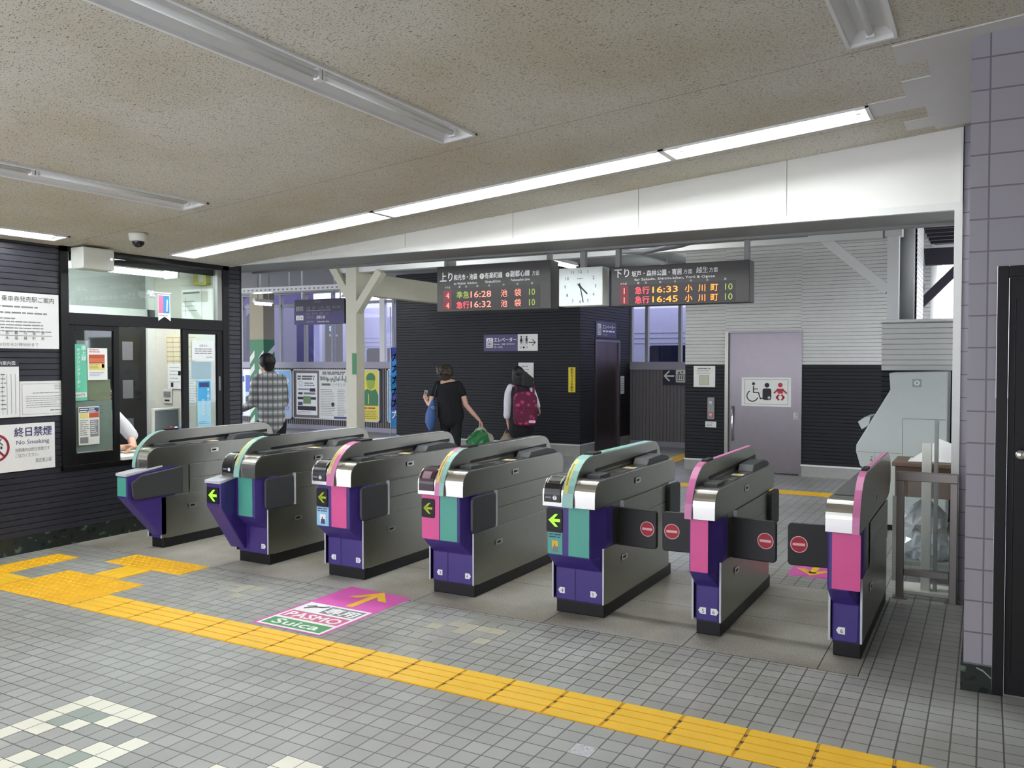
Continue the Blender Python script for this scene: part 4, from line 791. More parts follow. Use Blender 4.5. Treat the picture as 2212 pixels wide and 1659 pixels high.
wsign('direction_sign', 'white toilet sign with a right arrow on the lift shaft', 'sign', EY0, -7.16, -6.768, 1.79, 2.08, off_white, lambda q, n: (wc_man(q, -7.09, 1.98, .13, n, ink, True), wc_man(q, -6.985, 1.98, .13, n, ink), q.rect(-7.042, -7.036, 1.91, 2.05, n, ink), q.stroke([(-7.11, 1.90), (-6.96, 1.90)], .003, n, inkg), q.disc((-7.1, 1.85), .02, n, inkg, 14, .013), q.disc((-7.04, 1.85), .02, n, ink, 14), q.disc((-6.98, 1.85), .02, n, inkg, 14, .013), q.stroke([(-6.94, 1.935), (-6.815, 1.935)], .014, n, ink), q.stroke([(-6.87, 1.985), (-6.81, 1.935), (-6.87, 1.885)], .014, n + .0006, ink)))
wsign('notice_sheet', 'white notice on the lift shaft behind the long-haired girl', 'notice', EY0, -7.15, -6.85, 1.17, 1.585, off_white, lambda q, n: (q.lines(-7.08, -6.92, 1.53, 1, .05, .018, inkg, n), q.lines(-7.1, -6.9, 1.47, 4, .05, .012, inkg, n)), th=.004)
wsign('warning_sign', 'yellow vertical camera warning strip on the lift shaft', 'sign', EY0, -6.185, -6.055, 1.085, 1.506, M('warn_yellow', (222, 200, 20), .4), lambda q, n: q.vtext('防犯カメラ作動中', -6.12, 1.49, .05, ink, n), th=.004)
wsign('lift_sign', 'small violet lift sign above the lift door', 'sign', EX1, 13.63, 14.56, 2.03, 2.31, violet, lambda q, n: (lift_icon(q, 13.78, 2.17, .16, n, off_white, violet), q.text('エレベーター', 13.93, 2.19, .085, white, n, w=.58, bold=.015), q.lines(13.93, 14.5, 2.16, 1, .05, .03, white, n, .1), q.text('(ホーム行)', 13.93, 2.07, .04, white, n, w=.2)), '+X')
wsign('notice_sheet', 'narrow white label beside the lift door', 'notice', EX1, 14.80, 14.98, 1.0, 1.33, off_white, lambda q, n: q.lines(14.83, 14.95, 1.29, 6, .045, .012, inkg, n), '+X', .004)
wsign('direction_sign', 'violet sign with a left arrow on the ribbed wall beside the toilet block', 'sign', FY - .002, -5.32, -4.55, 1.165, 1.50, violet_d, lambda q, n: (q.stroke([(-5.28, 1.335), (-5.1, 1.335)], .026, n, white), q.stroke([(-5.19, 1.425), (-5.285, 1.335), (-5.19, 1.245)], .026, n + .0006, white), lift_icon(q, -4.97, 1.335, .19, n, off_white, violet_d), q.text('エレベーター', -4.83, 1.37, .09, white, n), q.lines(-4.83, -4.6, 1.31, 2, .05, .02, inkg, n)))

# ------------------------------------------------------------------ toilet block
WCY, WX0, WX1 = 12.3, -3.93, -.66
b = MB(frame((0, WCY + .012, 0), '-Y'))
for (xa, xb, z0) in ((WX0, -3.325, 0), (-2.27, WX1, 0), (-3.325, -2.27, 2.03)):
    if z0 == 0: siding(b, xa, xb, .165, 1.56, .05, .012, siding_d); siding(b, xa, xb, 1.56, 3.3, .05, .012, siding_w)
    else: siding(b, xa, xb, 2.03, 3.3, .05, .012, siding_w)
b.M = frame((WX0 + .012, 0, 0), '-X'); siding(b, -FY, -WCY, .165, 1.56, .05, .012, siding_d); siding(b, -FY, -WCY, 1.56, 3.3, .05, .012, siding_w)
b.M = None; b.box(WX0 + .03, WX1, WCY + .12, FY, 0, 3.3, siding_w)
tag(b.build('wall_toilet', loc=(0, 0, 0), smooth='keep'), 'toilet block wall, pale siding above and dark siding below', 'wall', kind='structure')
b = MB()
for (xa, xb) in ((WX0, -3.33), (-2.265, WX1)): b.box(xa, xb, WCY - .008, WCY + .02, 0, .145, conc); b.box(xa, xb, WCY - .016, WCY + .02, .145, .168, white_steel)
b.box(WX0 - .008, WX0 + .02, WCY, FY, 0, .145, conc); b.box(WX0 - .016, WX0 + .02, WCY, FY, .145, .168, white_steel)
tag(b.build('baseboard_toilet'), 'pale concrete kerb along the toilet block', 'baseboard', kind='structure')
t = thing('door_3', 'stainless sliding door of the accessible toilet', 'door', (-2.8, WCY, 0), kind='structure')
b = MB(); b.box(-3.335, -3.285, WCY - .015, WCY + .1, 0, 2.04, stain_s); b.box(-2.29, -2.255, WCY - .015, WCY + .1, 0, 2.04, stain_d); b.box(-3.285, -2.29, WCY - .015, WCY + .1, 2.015, 2.04, stain_d); b.build('door_frame', t)
b = MB(); b.box(-3.285, -2.29, WCY + .04, WCY + .08, .02, 2.015, stain_d); b.build('door_leaf', t)
b = MB(); b.tube([(-3.225, WCY + .04, .46), (-3.225, WCY - .01, .46), (-3.225, WCY - .01, .95), (-3.225, WCY + .04, .95)], .013, chrome, 10); b.build('door_handle', t, smooth=True)
def wcs(q, n):
    q.stroke([(-3.055, .995), (-2.45, .995), (-2.45, 1.345), (-3.055, 1.345), (-3.055, .995)], .005, n, inkg)
    u, v = -2.93, 1.17; q.disc((u, v + .115), .022, n, ink, 14); q.stroke([(u, v + .08), (u, v - .01), (u + .07, v - .01), (u + .10, v - .10), (u + .13, v - .09)], .016, n, ink); q.stroke([(u, v + .04), (u + .06, v + .04)], .012, n, ink)
    q.stroke([(u - .015 + .078 * math.cos(a), v - .06 + .078 * math.sin(a)) for a in [2.1 + k * .35 for k in range(12)]], .014, n, ink)
    u = -2.74; q.disc((u, v + .095), .034, n, ink, 18); q.rrect(u - .062, u + .062, v - .115, v + .05, n - .001, n, .03, ink); q.rect(u + .01, u + .05, v - .088, v - .074, n + .001, white); q.rect(u + .023, u + .037, v - .102, v - .06, n + .001, white)
    u = -2.555; q.disc((u, v + .10), .032, n, red, 18); q.poly([(u - .045, v + .05), (u + .045, v + .05), (u + .035, v - .02), (u - .035, v - .02)], n, red); q.stroke([(u - .04, v + .03), (u - .085, v - .015)], .024, n, red); q.stroke([(u + .04, v + .03), (u + .085, v - .015)], .024, n, red); q.stroke([(u - .02, v - .04), (u - .05, v - .075), (u - .02, v - .11)], .026, n, red); q.stroke([(u + .02, v - .04), (u + .05, v - .075), (u + .02, v - .11)], .026, n, red)
wsign('toilet_sign', 'white sign with wheelchair, ostomate and baby pictograms on the toilet door', 'sign', WCY + .039, -3.10, -2.405, .963, 1.377, off_white, wcs, th=.006)
wsign('door_sticker', 'small white sticker near the right edge of the toilet door', 'sticker', WCY + .039, -2.372, -2.308, .79, .885, off_white, lambda q, n: (q.disc((-2.34, .855), .016, n, inkg, 14, .011), q.lines(-2.365, -2.315, .825, 2, .016, .006, inkg, n)), th=.003)
wsign('notice_sheet', 'white sheet with a floor plan left of the toilet door', 'notice', WCY, -3.80, -3.478, 1.228, 1.54, off_white, lambda q, n: (q.lines(-3.74, -3.54, 1.51, 1, .03, .018, inkg, n, .1), q.lines(-3.75, -3.53, 1.475, 3, .022, .006, inkg, n), q.rect(-3.71, -3.57, 1.26, 1.40, n, M('plan_green', (186, 192, 160), .6)), q.stroke([(-3.71, 1.26), (-3.57, 1.26), (-3.57, 1.40), (-3.71, 1.40), (-3.71, 1.26)], .005, n + .001, inkg)), th=.004)
t = thing('button_plate', 'grey door button plate with an open and a shut button left of the toilet door', 'button plate', (-3.535, WCY - .02, .757))
b = MB(frame((0, WCY, 0), '-Y')); b.rrect(-3.585, -3.485, .757, 1.077, 0, .02, .012, grey_steel); b.build('plate', t)
for v, cc, s in ((1.0, inkg, '開'), (.82, red, '閉')):
    b = MB(frame((0, WCY - .02, 0), '-Y')); b.rrect(-3.57, -3.50, v - .035, v + .035, 0, .008, .01, cc); b.text(s, -3.535, v - .02, .055, white, .0095, al='c'); b.build('button', t)
wsign('notice_sheet', 'small white label under the door button plate', 'notice', WCY, -3.62, -3.458, .637, .722, off_white, lambda q, n: q.lines(-3.6, -3.48, .705, 3, .02, .008, inkg, n), th=.004)

# ------------------------------------------------------------------ fare machine, parapet, timber frame on the right
t = thing('fare_machine', 'tall pale grey fare adjustment machine seen from its side', 'ticket machine', (-.7, 9.0, 0))
mach = M('machine_grey', (188, 196, 192), .5, noise=.03); b = MB()
b.prism([(-.86, .05), (-.864, .459), (-1.06, .60), (-1.098, .735), (-1.096, .80), (-.80, 1.335), (-.812, 1.495), (-.312, 1.51), (-.318, .05)], 'y', 8.75, 9.35, mach); b.build('body', t, .012, 3)
b = MB(); b.box(-.855, -.32, 8.76, 9.34, 0, .05, black_m); b.build('plinth', t)
b = MB(); b.prism([(-.975, 1.075), (-1.03, 1.065), (-1.09, 1.02), (-1.055, .945), (-.99, .99)], 'y', 8.80, 9.3, mach); b.build('screen_visor', t, .006)
b = MB(frame((0, 8.75, 0), '-Y'))
b.stroke([(-.33, 1.065), (-.69, 1.065), (-.68, .05)], .006, .0012, inkg); b.stroke([(-1.09, .735), (-.70, .735)], .004, .0012, inkg); b.stroke([(-.93, .735), (-.93, .52)], .003, .0012, inkg); b.disc((-.96, .66), .012, .0014, inkg, 12); b.disc((-.955, .69), .008, .0014, inkg, 12); b.build('door_seam', t)
b = MB(frame((0, 8.75, 0), '-Y')); b.rrect(-.612, -.532, 1.363, 1.44, 0, .002, .006, M('logo_grey', (140, 160, 148), .5)); b.disc((-.572, 1.402), .026, .0028, off_white, 6); b.disc((-.572, 1.402), .012, .0034, M('logo_grey'), 12); b.build('emblem', t)
PYY = 9.5
b = MB(frame((0, PYY + .012, 0), '-Y')); siding(b, -.955, -.1, .0, 1.51, .05, .012, siding_d); siding(b, -.955, -.1, 1.515, 2.0, .0535, .012, siding_w); b.M = None
b.box(-.95, -.1, PYY + .03, PYY + .16, 0, 2.0, siding_w); b.box(-.97, -.1, PYY - .03, PYY + .18, 2.0, 2.03, white_steel)
tag(b.build('wall_parapet', loc=(0, 0, 0), smooth='keep'), 'low wall with pale siding behind the fare machine, open to daylight above', 'wall', kind='structure')
b = MB(frame((-.66 - .012, 0, 0), '+X')); siding(b, 9.9, 10.9, 2.0, 3.23, .05, .012, siding_w); b.M = None; b.box(-.86, -.68, 9.7, 10.9, 2.03, 3.23, grey_steel); tag(b.build('trim_5', smooth='keep'), 'grey corner column with pale siding facing the daylight gap', 'wall trim', kind='structure')
pr_ = thing('roof_post', 'white painted post with a slanting brace on the low wall behind the fare machine', 'post', (-.855, PYY + .04, 2.03), 'painted roof posts')
b = MB(); b.box(-.91, -.80, PYY - .02, PYY + .10, 2.03, 2.88, white_steel); b.build('shaft', pr_, .004)
b = MB(); b.box(-.93, -.77, PYY - .05, PYY + .12, 2.88, 3.05, white_steel); b.build('cap', pr_, .004)
def beam(p0, p1, w, h, m, label, name='brace', cat='brace', grp='painted roof posts and braces', up=(0, 0, 1), par=None):
    p0, p1 = Vector(p0), Vector(p1); d = (p1 - p0).normalized(); s = d.cross(Vector(up)).normalized() * w / 2; u = s.cross(d).normalized() * h / 2
    b = MB(); vs = [p + a * s + c * u for p in (p0, p1) for a, c in ((-1, -1), (1, -1), (1, 1), (-1, 1))]
    b.add(vs, [(0, 1, 2, 3), (4, 7, 6, 5), (0, 4, 5, 1), (1, 5, 6, 2), (2, 6, 7, 3), (3, 7, 4, 0)], m)
    return b.build(name, par, bevel=.004) if par else tag(b.build(name, bevel=.004), label, cat, grp)
tim = M('timber_cream', (192, 190, 168), .6)
beam((-1.56, PYY + .03, 2.93), (-.90, PYY + .03, 2.33), .09, .10, white_steel, '', par=pr_)
beam((-8.3, PYY + .04, 2.965), (-.95, PYY + .04, 2.965), .14, .19, white_steel, 'long pale cross beam running behind the hanging signs', 'beam', 'beam')
b = MB(); b.box(-7.99, -7.80, PYY - .08, PYY + .10, 0, 3.235, tim); pl_ = thing('roof_post', 'cream column with two slanting braces left of the lift shaft', 'column', (-7.895, PYY + .01, 0), 'painted roof posts'); b.build('shaft', pl_, .006)
beam((-8.32, PYY - .02, 3.06), (-7.88, PYY - .02, 2.42), .12, .11, tim, '', par=pl_)
beam((-7.40, PYY - .02, 2.86), (-7.90, PYY - .02, 2.24), .12, .11, tim, '', par=pl_)
beam((-7.89, PYY + .10, 2.715), (-7.89, 15.2, 2.715), .16, .32, tim, 'deep cream beam running from the braced column over the lift shaft', 'beam', 'beam') if False else beam((-7.89, PYY + .10, 2.715), (-7.89, 12.98, 2.715), .16, .32, tim, 'deep cream beam running from the braced column to the lift shaft', 'beam', 'beam')
wsign('wall_plate', 'small green plate on the cream column', 'sign', PYY - .081, -7.875, -7.80, 1.42, 1.72, p_grn, lambda q, n: None, th=.006)
dark_o = M('dark_outdoor_timber', (34, 30, 40), .7)
beam((-.80, 11.5, 2.87), (.6, 11.5, 2.87), .12, .20, dark_o, 'dark cross beam outside above the low wall', 'beam', 'beam')
beam((-.78, 11.5, 2.24), (-.25, 11.5, 2.80), .08, .10, dark_o, 'dark slanting brace outside under the dark beam')
t = thing('cable', 'thin grey cable hanging in the daylight gap above the low wall', 'cable', (-.7, 10.9, 2.03)); b = MB(); b.tube([(-.69, 11.0, 3.25), (-.655, 10.95, 2.7), (-.665, 10.95, 2.4), (-.66, 10.95, 1.9)], .006, inkg, 6); b.build('lead', t, smooth=True)
b = MB(); b.box(-.685, -.645, 10.93, 10.97, 2.42, 2.5, inkg); b.build('connector', t)
# roof over the paid area
roof_m = M('roof_grey', (150, 152, 150), .7); b = MB(); b.box(-18.5, -.1, 7.05, 15.5, 3.24, 3.42, roof_m)
b.box(-.67, 3, 9.9, 13.2, 3.22, 3.36, dark_o)
for k in range(7): b.box(-.67, 3, 10.2 + .35 * k, 10.27 + .35 * k, 3.13, 3.22, dark_o)
tag(b.build('ceiling_paid', loc=(0, 0, 0)), 'grey platform roof over the area behind the gates', 'roof', kind='structure')
b = MB(); b.box(-18.5, -7.32, 6.56, 7.04, 2.62, 3.42, roof_m); tag(b.build('trim_4'), 'grey soffit above the far left of the passage behind the office', 'soffit', kind='structure')
# cable tray, conduits
t = thing('cable_tray', 'white perforated cable tray hung on rods at the upper left', 'cable tray', (-10.4, 11, 2.8))
b = MB(); pts = [(-13.5, 10.35), (-11.0, 10.5), (-10.1, 10.6), (-9.0, 10.68)]
for (xa, ya), (xb, yb) in zip(pts, pts[1:]):
    b.add([(xa, ya, 2.78), (xb, yb, 2.78), (xb, yb, 2.86), (xa, ya, 2.86), (xa, ya + .25, 2.78), (xb, yb + .25, 2.78), (xb, yb + .25, 2.86), (xa, ya + .25, 2.86)], [(0, 1, 2, 3), (0, 4, 5, 1), (4, 7, 6, 5)], white_steel)
    k = int((xb - xa) / .09)
    for i in range(k):
        u = xa + (xb - xa) * (i + .5) / k; yy = ya + (yb - ya) * (i + .5) / k - .003; b.add([(u - .02, yy, 2.80), (u + .02, yy, 2.80), (u + .02, yy, 2.825), (u - .02, yy, 2.825)], [(0, 1, 2, 3)], inkg)
b.build('tray', t, smooth=False)
for k, (x, y) in enumerate(((-12.2, 10.55), (-11.35, 10.6), (-10.9, 10.63), (-10.3, 10.7), (-9.4, 10.8))):
    b = MB(); b.tube([(x, y, 2.79), (x, y, 3.238)], .010, white_steel, 6); b.build('rod', t)
def conduit(pts, r, label, m=grey_steel): b = MB(); b.tube(pts, r, m, 8); [b.tube([p, (p[0], p[1], 3.238)], .008, m, 6) for p in (pts[0], pts[-1])]; return tag(b.build('conduit', smooth=True), label, 'conduit', 'conduits above the gate signs')
conduit([(-5.0, 7.7, 2.80), (-4.3, 7.7, 2.86), (-3.8, 7.7, 2.80), (-3.2, 7.7, 2.86), (-2.2, 7.7, 2.80)], .028, 'sagging grey cable bundle above the left train sign')
conduit([(-3.0, 7.35, 2.62), (-2.75, 7.35, 2.60), (-2.4, 7.35, 2.64), (-2.05, 7.35, 2.72), (-1.6, 7.35, 2.72)], .028, 'wavy grey cable above the right train sign')
conduit([(-5.6, 8.4, 2.80), (-1.5, 8.4, 2.80)], .02, 'straight grey conduit behind both train signs')
# lamps of the paid area, some hidden ones added for brightness
def strip_light(x0, x1, y0, y1, z, label, on=True):
    t = thing('ceiling_light', label, 'ceiling light', ((x0 + x1) / 2, (y0 + y1) / 2, z), 'strip lights behind the gates')
    ax = 'x' if x1 - x0 > y1 - y0 else 'y'; w = .05
    cx, cy = (x0 + x1) / 2, (y0 + y1) / 2
    b = MB()
    if ax == 'x': b.prism([(cy - w, z + .05), (cy + w, z + .05), (cy + w * .4, z + .11), (cy - w * .4, z + .11)], 'x', x0, x1, lamp_w)
    else: b.prism([(cx - w, z + .05), (cx + w, z + .05), (cx + w * .4, z + .11), (cx - w * .4, z + .11)], 'y', y0, y1, lamp_w)
    b.build('housing', t)
    b = MB(); b.tube([(x0 + .03, cy, z + .02), (x1 - .03, cy, z + .02)] if ax == 'x' else [(cx, y0 + .03, z + .02), (cx, y1 - .03, z + .02)], .018, tube_on, 10); b.build('tube', t, smooth=True)
    for k in (.2, .8):
        q = (x0 + (x1 - x0) * k, cy) if ax == 'x' else (cx, y0 + (y1 - y0) * k); b = MB(); b.tube([(q[0], q[1], z + .1), (q[0], q[1], 3.238)], .012, grey_steel, 8); b.build('hanger', t)
strip_light(-11.5, -11.38, 11.0, 11.45, 2.62, 'lit strip light seen end-on beside the dark end post, far left')
strip_light(-10.3, -9.5, 12.0, 12.12, 2.72, 'lit strip light just above the platform number sign')
strip_light(-5.46, -5.34, 10.4, 11.6, 2.98, 'lit strip light seen between the left train sign and the clock')
strip_light(-4.0, -2.8, 8.54, 8.66, 3.02, 'added strip light for brightness above the right train sign, hidden behind the header')  # made-up lamp, out of sight, brightens the toilet block wall
strip_light(-6.8, -5.6, 8.54, 8.66, 3.02, 'added strip light for brightness above the left train sign, hidden behind the header')  # no fixture visible here; added to brighten the area behind the gates
strip_light(-4.46, -4.34, 12.6, 13.8, 3.0, 'added strip light brightening the passage beside the lift door, hidden by the right train sign')  # added fill lamp for the passage, kept out of view by the sign
# ------------------------------------------------------------------ hanging train signs and clock
def led_sign(label, u0, u1, v0, v1, fn, posts):
    t = thing('train_sign', label, 'sign', ((u0 + u1) / 2, 7.0, v0), 'hanging train departure signs')
    b = MB(); b.box(u0, u1, 7.0, 7.16, v0, v1, board_k); b.build('casing', t, .004)
    b = MB(frame((0, 7.0, 0), '-Y')); fn(b); b.build('display', t, smooth=False)
    for x in posts: b = MB(); b.box(x - .02, x + .02, 7.05, 7.10, v1, 3.28, grey_steel); b.build('post', t)
def sgnL(q):
    n = .003; q.rect(-4.70, -3.62, 2.105, 2.318, .0015, board_s); q.rect(-4.70, -4.60, 2.11, 2.305, .0022, board_r)
    q.text('上り', -4.735, 2.395, .10, white, n, w=.148, bold=.015); q.text('和光市・池袋', -4.57, 2.40, .062, white, n, w=.265, bold=.015); q.disc((-4.25, 2.422), .027, n, off_white, 20); q.text('Y', -4.25, 2.408, .038, ink, n + .001, al='c')
    q.text('有楽町線', -4.218, 2.402, .062, white, n, w=.195, bold=.015); q.disc((-3.965, 2.422), .022, n, off_white, 20); q.text('F', -3.965, 2.41, .032, ink, n + .001, al='c'); q.text('副都心線', -3.936, 2.405, .062, white, n, w=.206, bold=.015); q.text('方面', -3.705, 2.405, .048, white, n, w=.075)
    q.text('for Wakōshi  Ikebukuro', -4.57, 2.353, .032, white, n, w=.265); q.text('Yūrakuchō Line', -4.218, 2.356, .032, white, n, w=.175); q.text('Fukutoshin Line', -3.93, 2.36, .032, white, n, w=.2)
    for s, u in (('のりば', -4.645), ('種', -4.505), ('別', -4.43), ('時', -4.30), ('分', -4.17), ('行', -4.01), ('先', -3.86), ('両', -3.705)): q.text(s, u, 2.322, .022, off_white, n, al='c')
    for v, kk, kc, tm in ((2.222, '準急', led_g, '16:28'), (2.125, '急行', led_r, '16:32')):
        q.text('4', -4.645, v, .08, led_p, n, al='c'); q.text(kk, -4.54, v, .075, kc, n, w=.145); q.text(tm, -4.377, v, .085, led_p, n, w=.23)
        q.text('池', -4.005, v, .075, led_p, n, al='c'); q.text('袋', -3.857, v, .075, led_p, n, al='c'); q.text('10', -3.705, v, .085, led_g, n, w=.062, al='c')
def sgnR(q):
    n = .003; q.rect(-2.83, -1.815, 2.10, 2.272, .0015, board_s); q.rect(-2.83, -2.75, 2.105, 2.268, .0022, board_r)
    q.text('下り', -2.883, 2.345, .085, white, n, w=.138, bold=.015); q.text('坂戸・森林公園・寄居', -2.72, 2.345, .055, white, n, w=.45, bold=.015); q.text('方面', -2.255, 2.347, .042, white, n, w=.075); q.text('越生', -2.145, 2.349, .055, white, n, w=.1); q.text('方面', -2.035, 2.35, .042, white, n, w=.072)
    q.text('for Sakado, Shinrin-kōen, Yorii & Ogose', -2.696, 2.305, .03, white, n, w=.71)
    for s, u in (('のりば', -2.795), ('種', -2.66), ('別', -2.59), ('時', -2.46), ('分', -2.33), ('行', -2.19), ('先', -2.05), ('両', -1.9)): q.text(s, u, 2.277, .02, off_white, n, al='c')
    for v, tm in ((2.195, '16:33'), (2.113, '16:45')):
        q.text('1', -2.79, v, .075, led_p, n, al='c'); q.text('急行', -2.69, v, .068, led_r, n, w=.132); q.text(tm, -2.53, v, .075, led_o, n, w=.225)
        for s, u in (('小', -2.21), ('川', -2.097), ('町', -1.99)): q.text(s, u, v, .068, led_o, n, al='c')
        q.text('10', -1.87, v, .075, led_g, n, w=.062, al='c')
led_sign('left hanging train sign listing trains at 16:28 and 16:32', -4.772, -3.51, 2.092, 2.535, sgnL, (-4.70, -4.63, -3.56))
led_sign('right hanging train sign listing trains at 16:33 and 16:45', -2.915, -1.702, 2.088, 2.432, sgnR, (-2.875, -1.74))
t = thing('clock', 'square white station clock between the two hanging train signs', 'clock', (-3.2, 7.05, 2.11))
b = MB(); b.box(-3.43, -2.998, 7.0, 7.16, 2.105, 2.45, off_white); b.build('case', t, .006)
b = MB(frame((0, 7.0, 0), '-Y')); cu, cv = -3.214, 2.278; b.rect(-3.418, -3.01, 2.117, 2.438, .0012, M('clock_face', (216, 224, 220), .4))
for k in range(1, 13):
    a = PI / 2 - k * PI / 6; c, s = math.cos(a), math.sin(a); r = min(.165 / max(abs(c), 1e-6), .135 / max(abs(s), 1e-6), .150); b.text(str(k), cu + r * c, cv + r * s - .014, .042, ink, .002, al='c')
b.lines(cu - .03, cu + .03, cv + .075, 1, .02, .006, inkg, .002); b.build('dial', t)
b = MB(frame((0, 7.0, 0), '-Y'))
for a, L, w in ((PI / 2 - math.radians(4 * 30 + 14), .095, .014), (PI / 2 - math.radians(168), .145, .010)): b.stroke([(cu - .03 * math.cos(a), cv - .03 * math.sin(a)), (cu + L * math.cos(a), cv + L * math.sin(a))], w, .004, ink)
b.disc((cu, cv), .012, .005, ink, 16); b.build('hands', t)
b = MB(); b.box(-3.24, -3.19, 7.05, 7.10, 2.45, 3.28, grey_steel); b.build('post', t)
t = thing('direction_sign', 'dark violet hanging sign with platform numbers one to four, left of the braced column', 'sign', (-9.9, 11, 2.24))
b = MB(); b.box(-10.48, -9.36, 11.0, 11.12, 2.24, 2.665, violet_d); b.build('casing', t, .004)
b = MB(frame((0, 11.0, 0), '-Y')); n = .003
b.rect(-10.48, -9.36, 2.24, 2.45, .0012, violet)
for k, s in enumerate('12'): b.rect(-10.435 + .088 * k, -10.355 + .088 * k, 2.47, 2.55, n, inkg); b.text(s, -10.395 + .088 * k, 2.482, .075, violet_d, n + .001, al='c')
for k, s in enumerate('34'): b.rect(-10.435 + .088 * k, -10.355 + .088 * k, 2.315, 2.395, n, off_white); b.text(s, -10.395 + .088 * k, 2.327, .075, violet_d, n + .001, al='c')
b.text('のりば', -9.95, 2.60, .05, inkg, n, al='c'); b.text('川越・坂戸・小川町・寄居・越生方面', -10.2, 2.50, .05, inkg, n, w=.75); b.text('池袋・和光市・成増・大山', -10.2, 2.40, .05, inkg, n, w=.5); b.text('有楽町線', -10.2, 2.34, .055, inkg, n, w=.18); b.text('副都心線', -9.97, 2.335, .06, white, n, w=.19); b.text('Fukutoshin Line', -9.95, 2.27, .04, white, n, w=.26)
b.lines(-10.2, -9.5, 2.48, 1, .03, .014, inkg, n); b.lines(-10.2, -9.98, 2.29, 1, .03, .012, inkg, n); b.build('lettering', t, smooth=False)
for x in (-10.35, -9.5): b = MB(); b.tube([(x, 11.06, 2.665), (x, 11.06, 3.3)], .014, white_steel, 8); b.build('rod', t)

# ------------------------------------------------------------------ fence and stored things on the right
t = thing('steel_fence', 'stainless steel tube frame closing the gap by the tiled pillar', 'fence', (-.33, 6.28, 0))
for x0, x1, z0, z1, nm in ((-.525, -.478, 0, .80, 'post'), (-.205, -.16, 0, .80, 'post'), (-.53, -.158, .80, .86, 'top_rail'), (-.478, -.205, .16, .205, 'lower_rail')):
    b = MB(); b.box(x0, x1, 6.255, 6.30, z0, z1, stain_k); b.build(nm, t, .003)
for x in (-.50, -.183): b = MB(); b.box(x - .045, x + .045, 6.235, 6.32, 0, .008, stain_k); b.build('foot_plate', t)
b = MB(); b.add([(-.47, 6.275, .205), (-.215, 6.275, .205), (-.215, 6.275, .80), (-.47, 6.275, .80)], [(0, 1, 2, 3)], glass_c); b.build('clear_panel', t)
t = thing('folding_screen', 'tall narrow white and grey boards leaning behind the steel fence', 'board', (-.35, 6.55, 0))
b = MB(); b.box(-.385, -.325, 6.45, 6.50, .02, 1.04, off_white); b.build('white_board', t, .003)
b = MB(); b.box(-.31, -.286, 6.45, 6.53, .02, 1.20, grey_steel); b.build('grey_board', t, .003)
b = MB(); b.box(-.52, -.19, 6.40, 6.66, 0, .025, off_white); b.build('base', t, .003)
wood = M('brown_wood', (112, 92, 76), .5, noise=.15, scale=6)
t = thing('trolley', 'brown topped trolley stored behind the steel fence', 'trolley', (-.35, 6.95, 0))
b = MB(); b.box(-.60, -.17, 6.74, 7.2, .84, .87, wood); b.build('top', t, .004)
b = MB(); b.box(-.58, -.19, 6.76, 7.18, .62, .84, wood); b.build('drawer', t, .004)
for x in (-.575, -.195):
    for y in (6.77, 7.16): b = MB(); b.box(x - .018, x + .018, y - .018, y + .018, 0, .62, grey_steel); b.build('leg', t)
b = MB(); b.box(-.58, -.19, 6.76, 7.18, .12, .15, grey_steel); b.build('shelf', t)
b = MB(); b.add([(-.50, 6.80, .873), (-.22, 6.86, .873), (-.19, 6.86, 1.0), (-.30, 6.90, 1.04), (-.42, 6.92, .93)], [(0, 1, 2, 3, 4)], white); b.add([(-.50, 6.80, .8735), (-.22, 6.86, .8735), (-.2, 7.1, .8735), (-.5, 7.1, .8735)], [(0, 1, 2, 3)], white)
tag(b.build('folded_paper', smooth=False), 'folded white paper lying on the brown trolley', 'paper')
bag_m = M('plastic_clear', (206, 214, 220), .15, spec=.8); b = MB()
rs = []
for k in range(9):
    z = .152 + .052 * k; rr = (.13, .15, .155, .15, .14, .15, .135, .09, .03)[k]; rs.append([(-.385 + rr * 1.1 * math.cos(a) * R_.uniform(.8, 1.12), 6.97 + rr * math.sin(a) * R_.uniform(.8, 1.15), z + R_.uniform(-.02, .02)) for a in [2 * PI * i / 26 for i in range(26)]])
b.rings(rs, bag_m); tag(b.build('plastic_bag', smooth=False), 'crumpled clear plastic bag on the lower shelf of the brown trolley', 'bag')

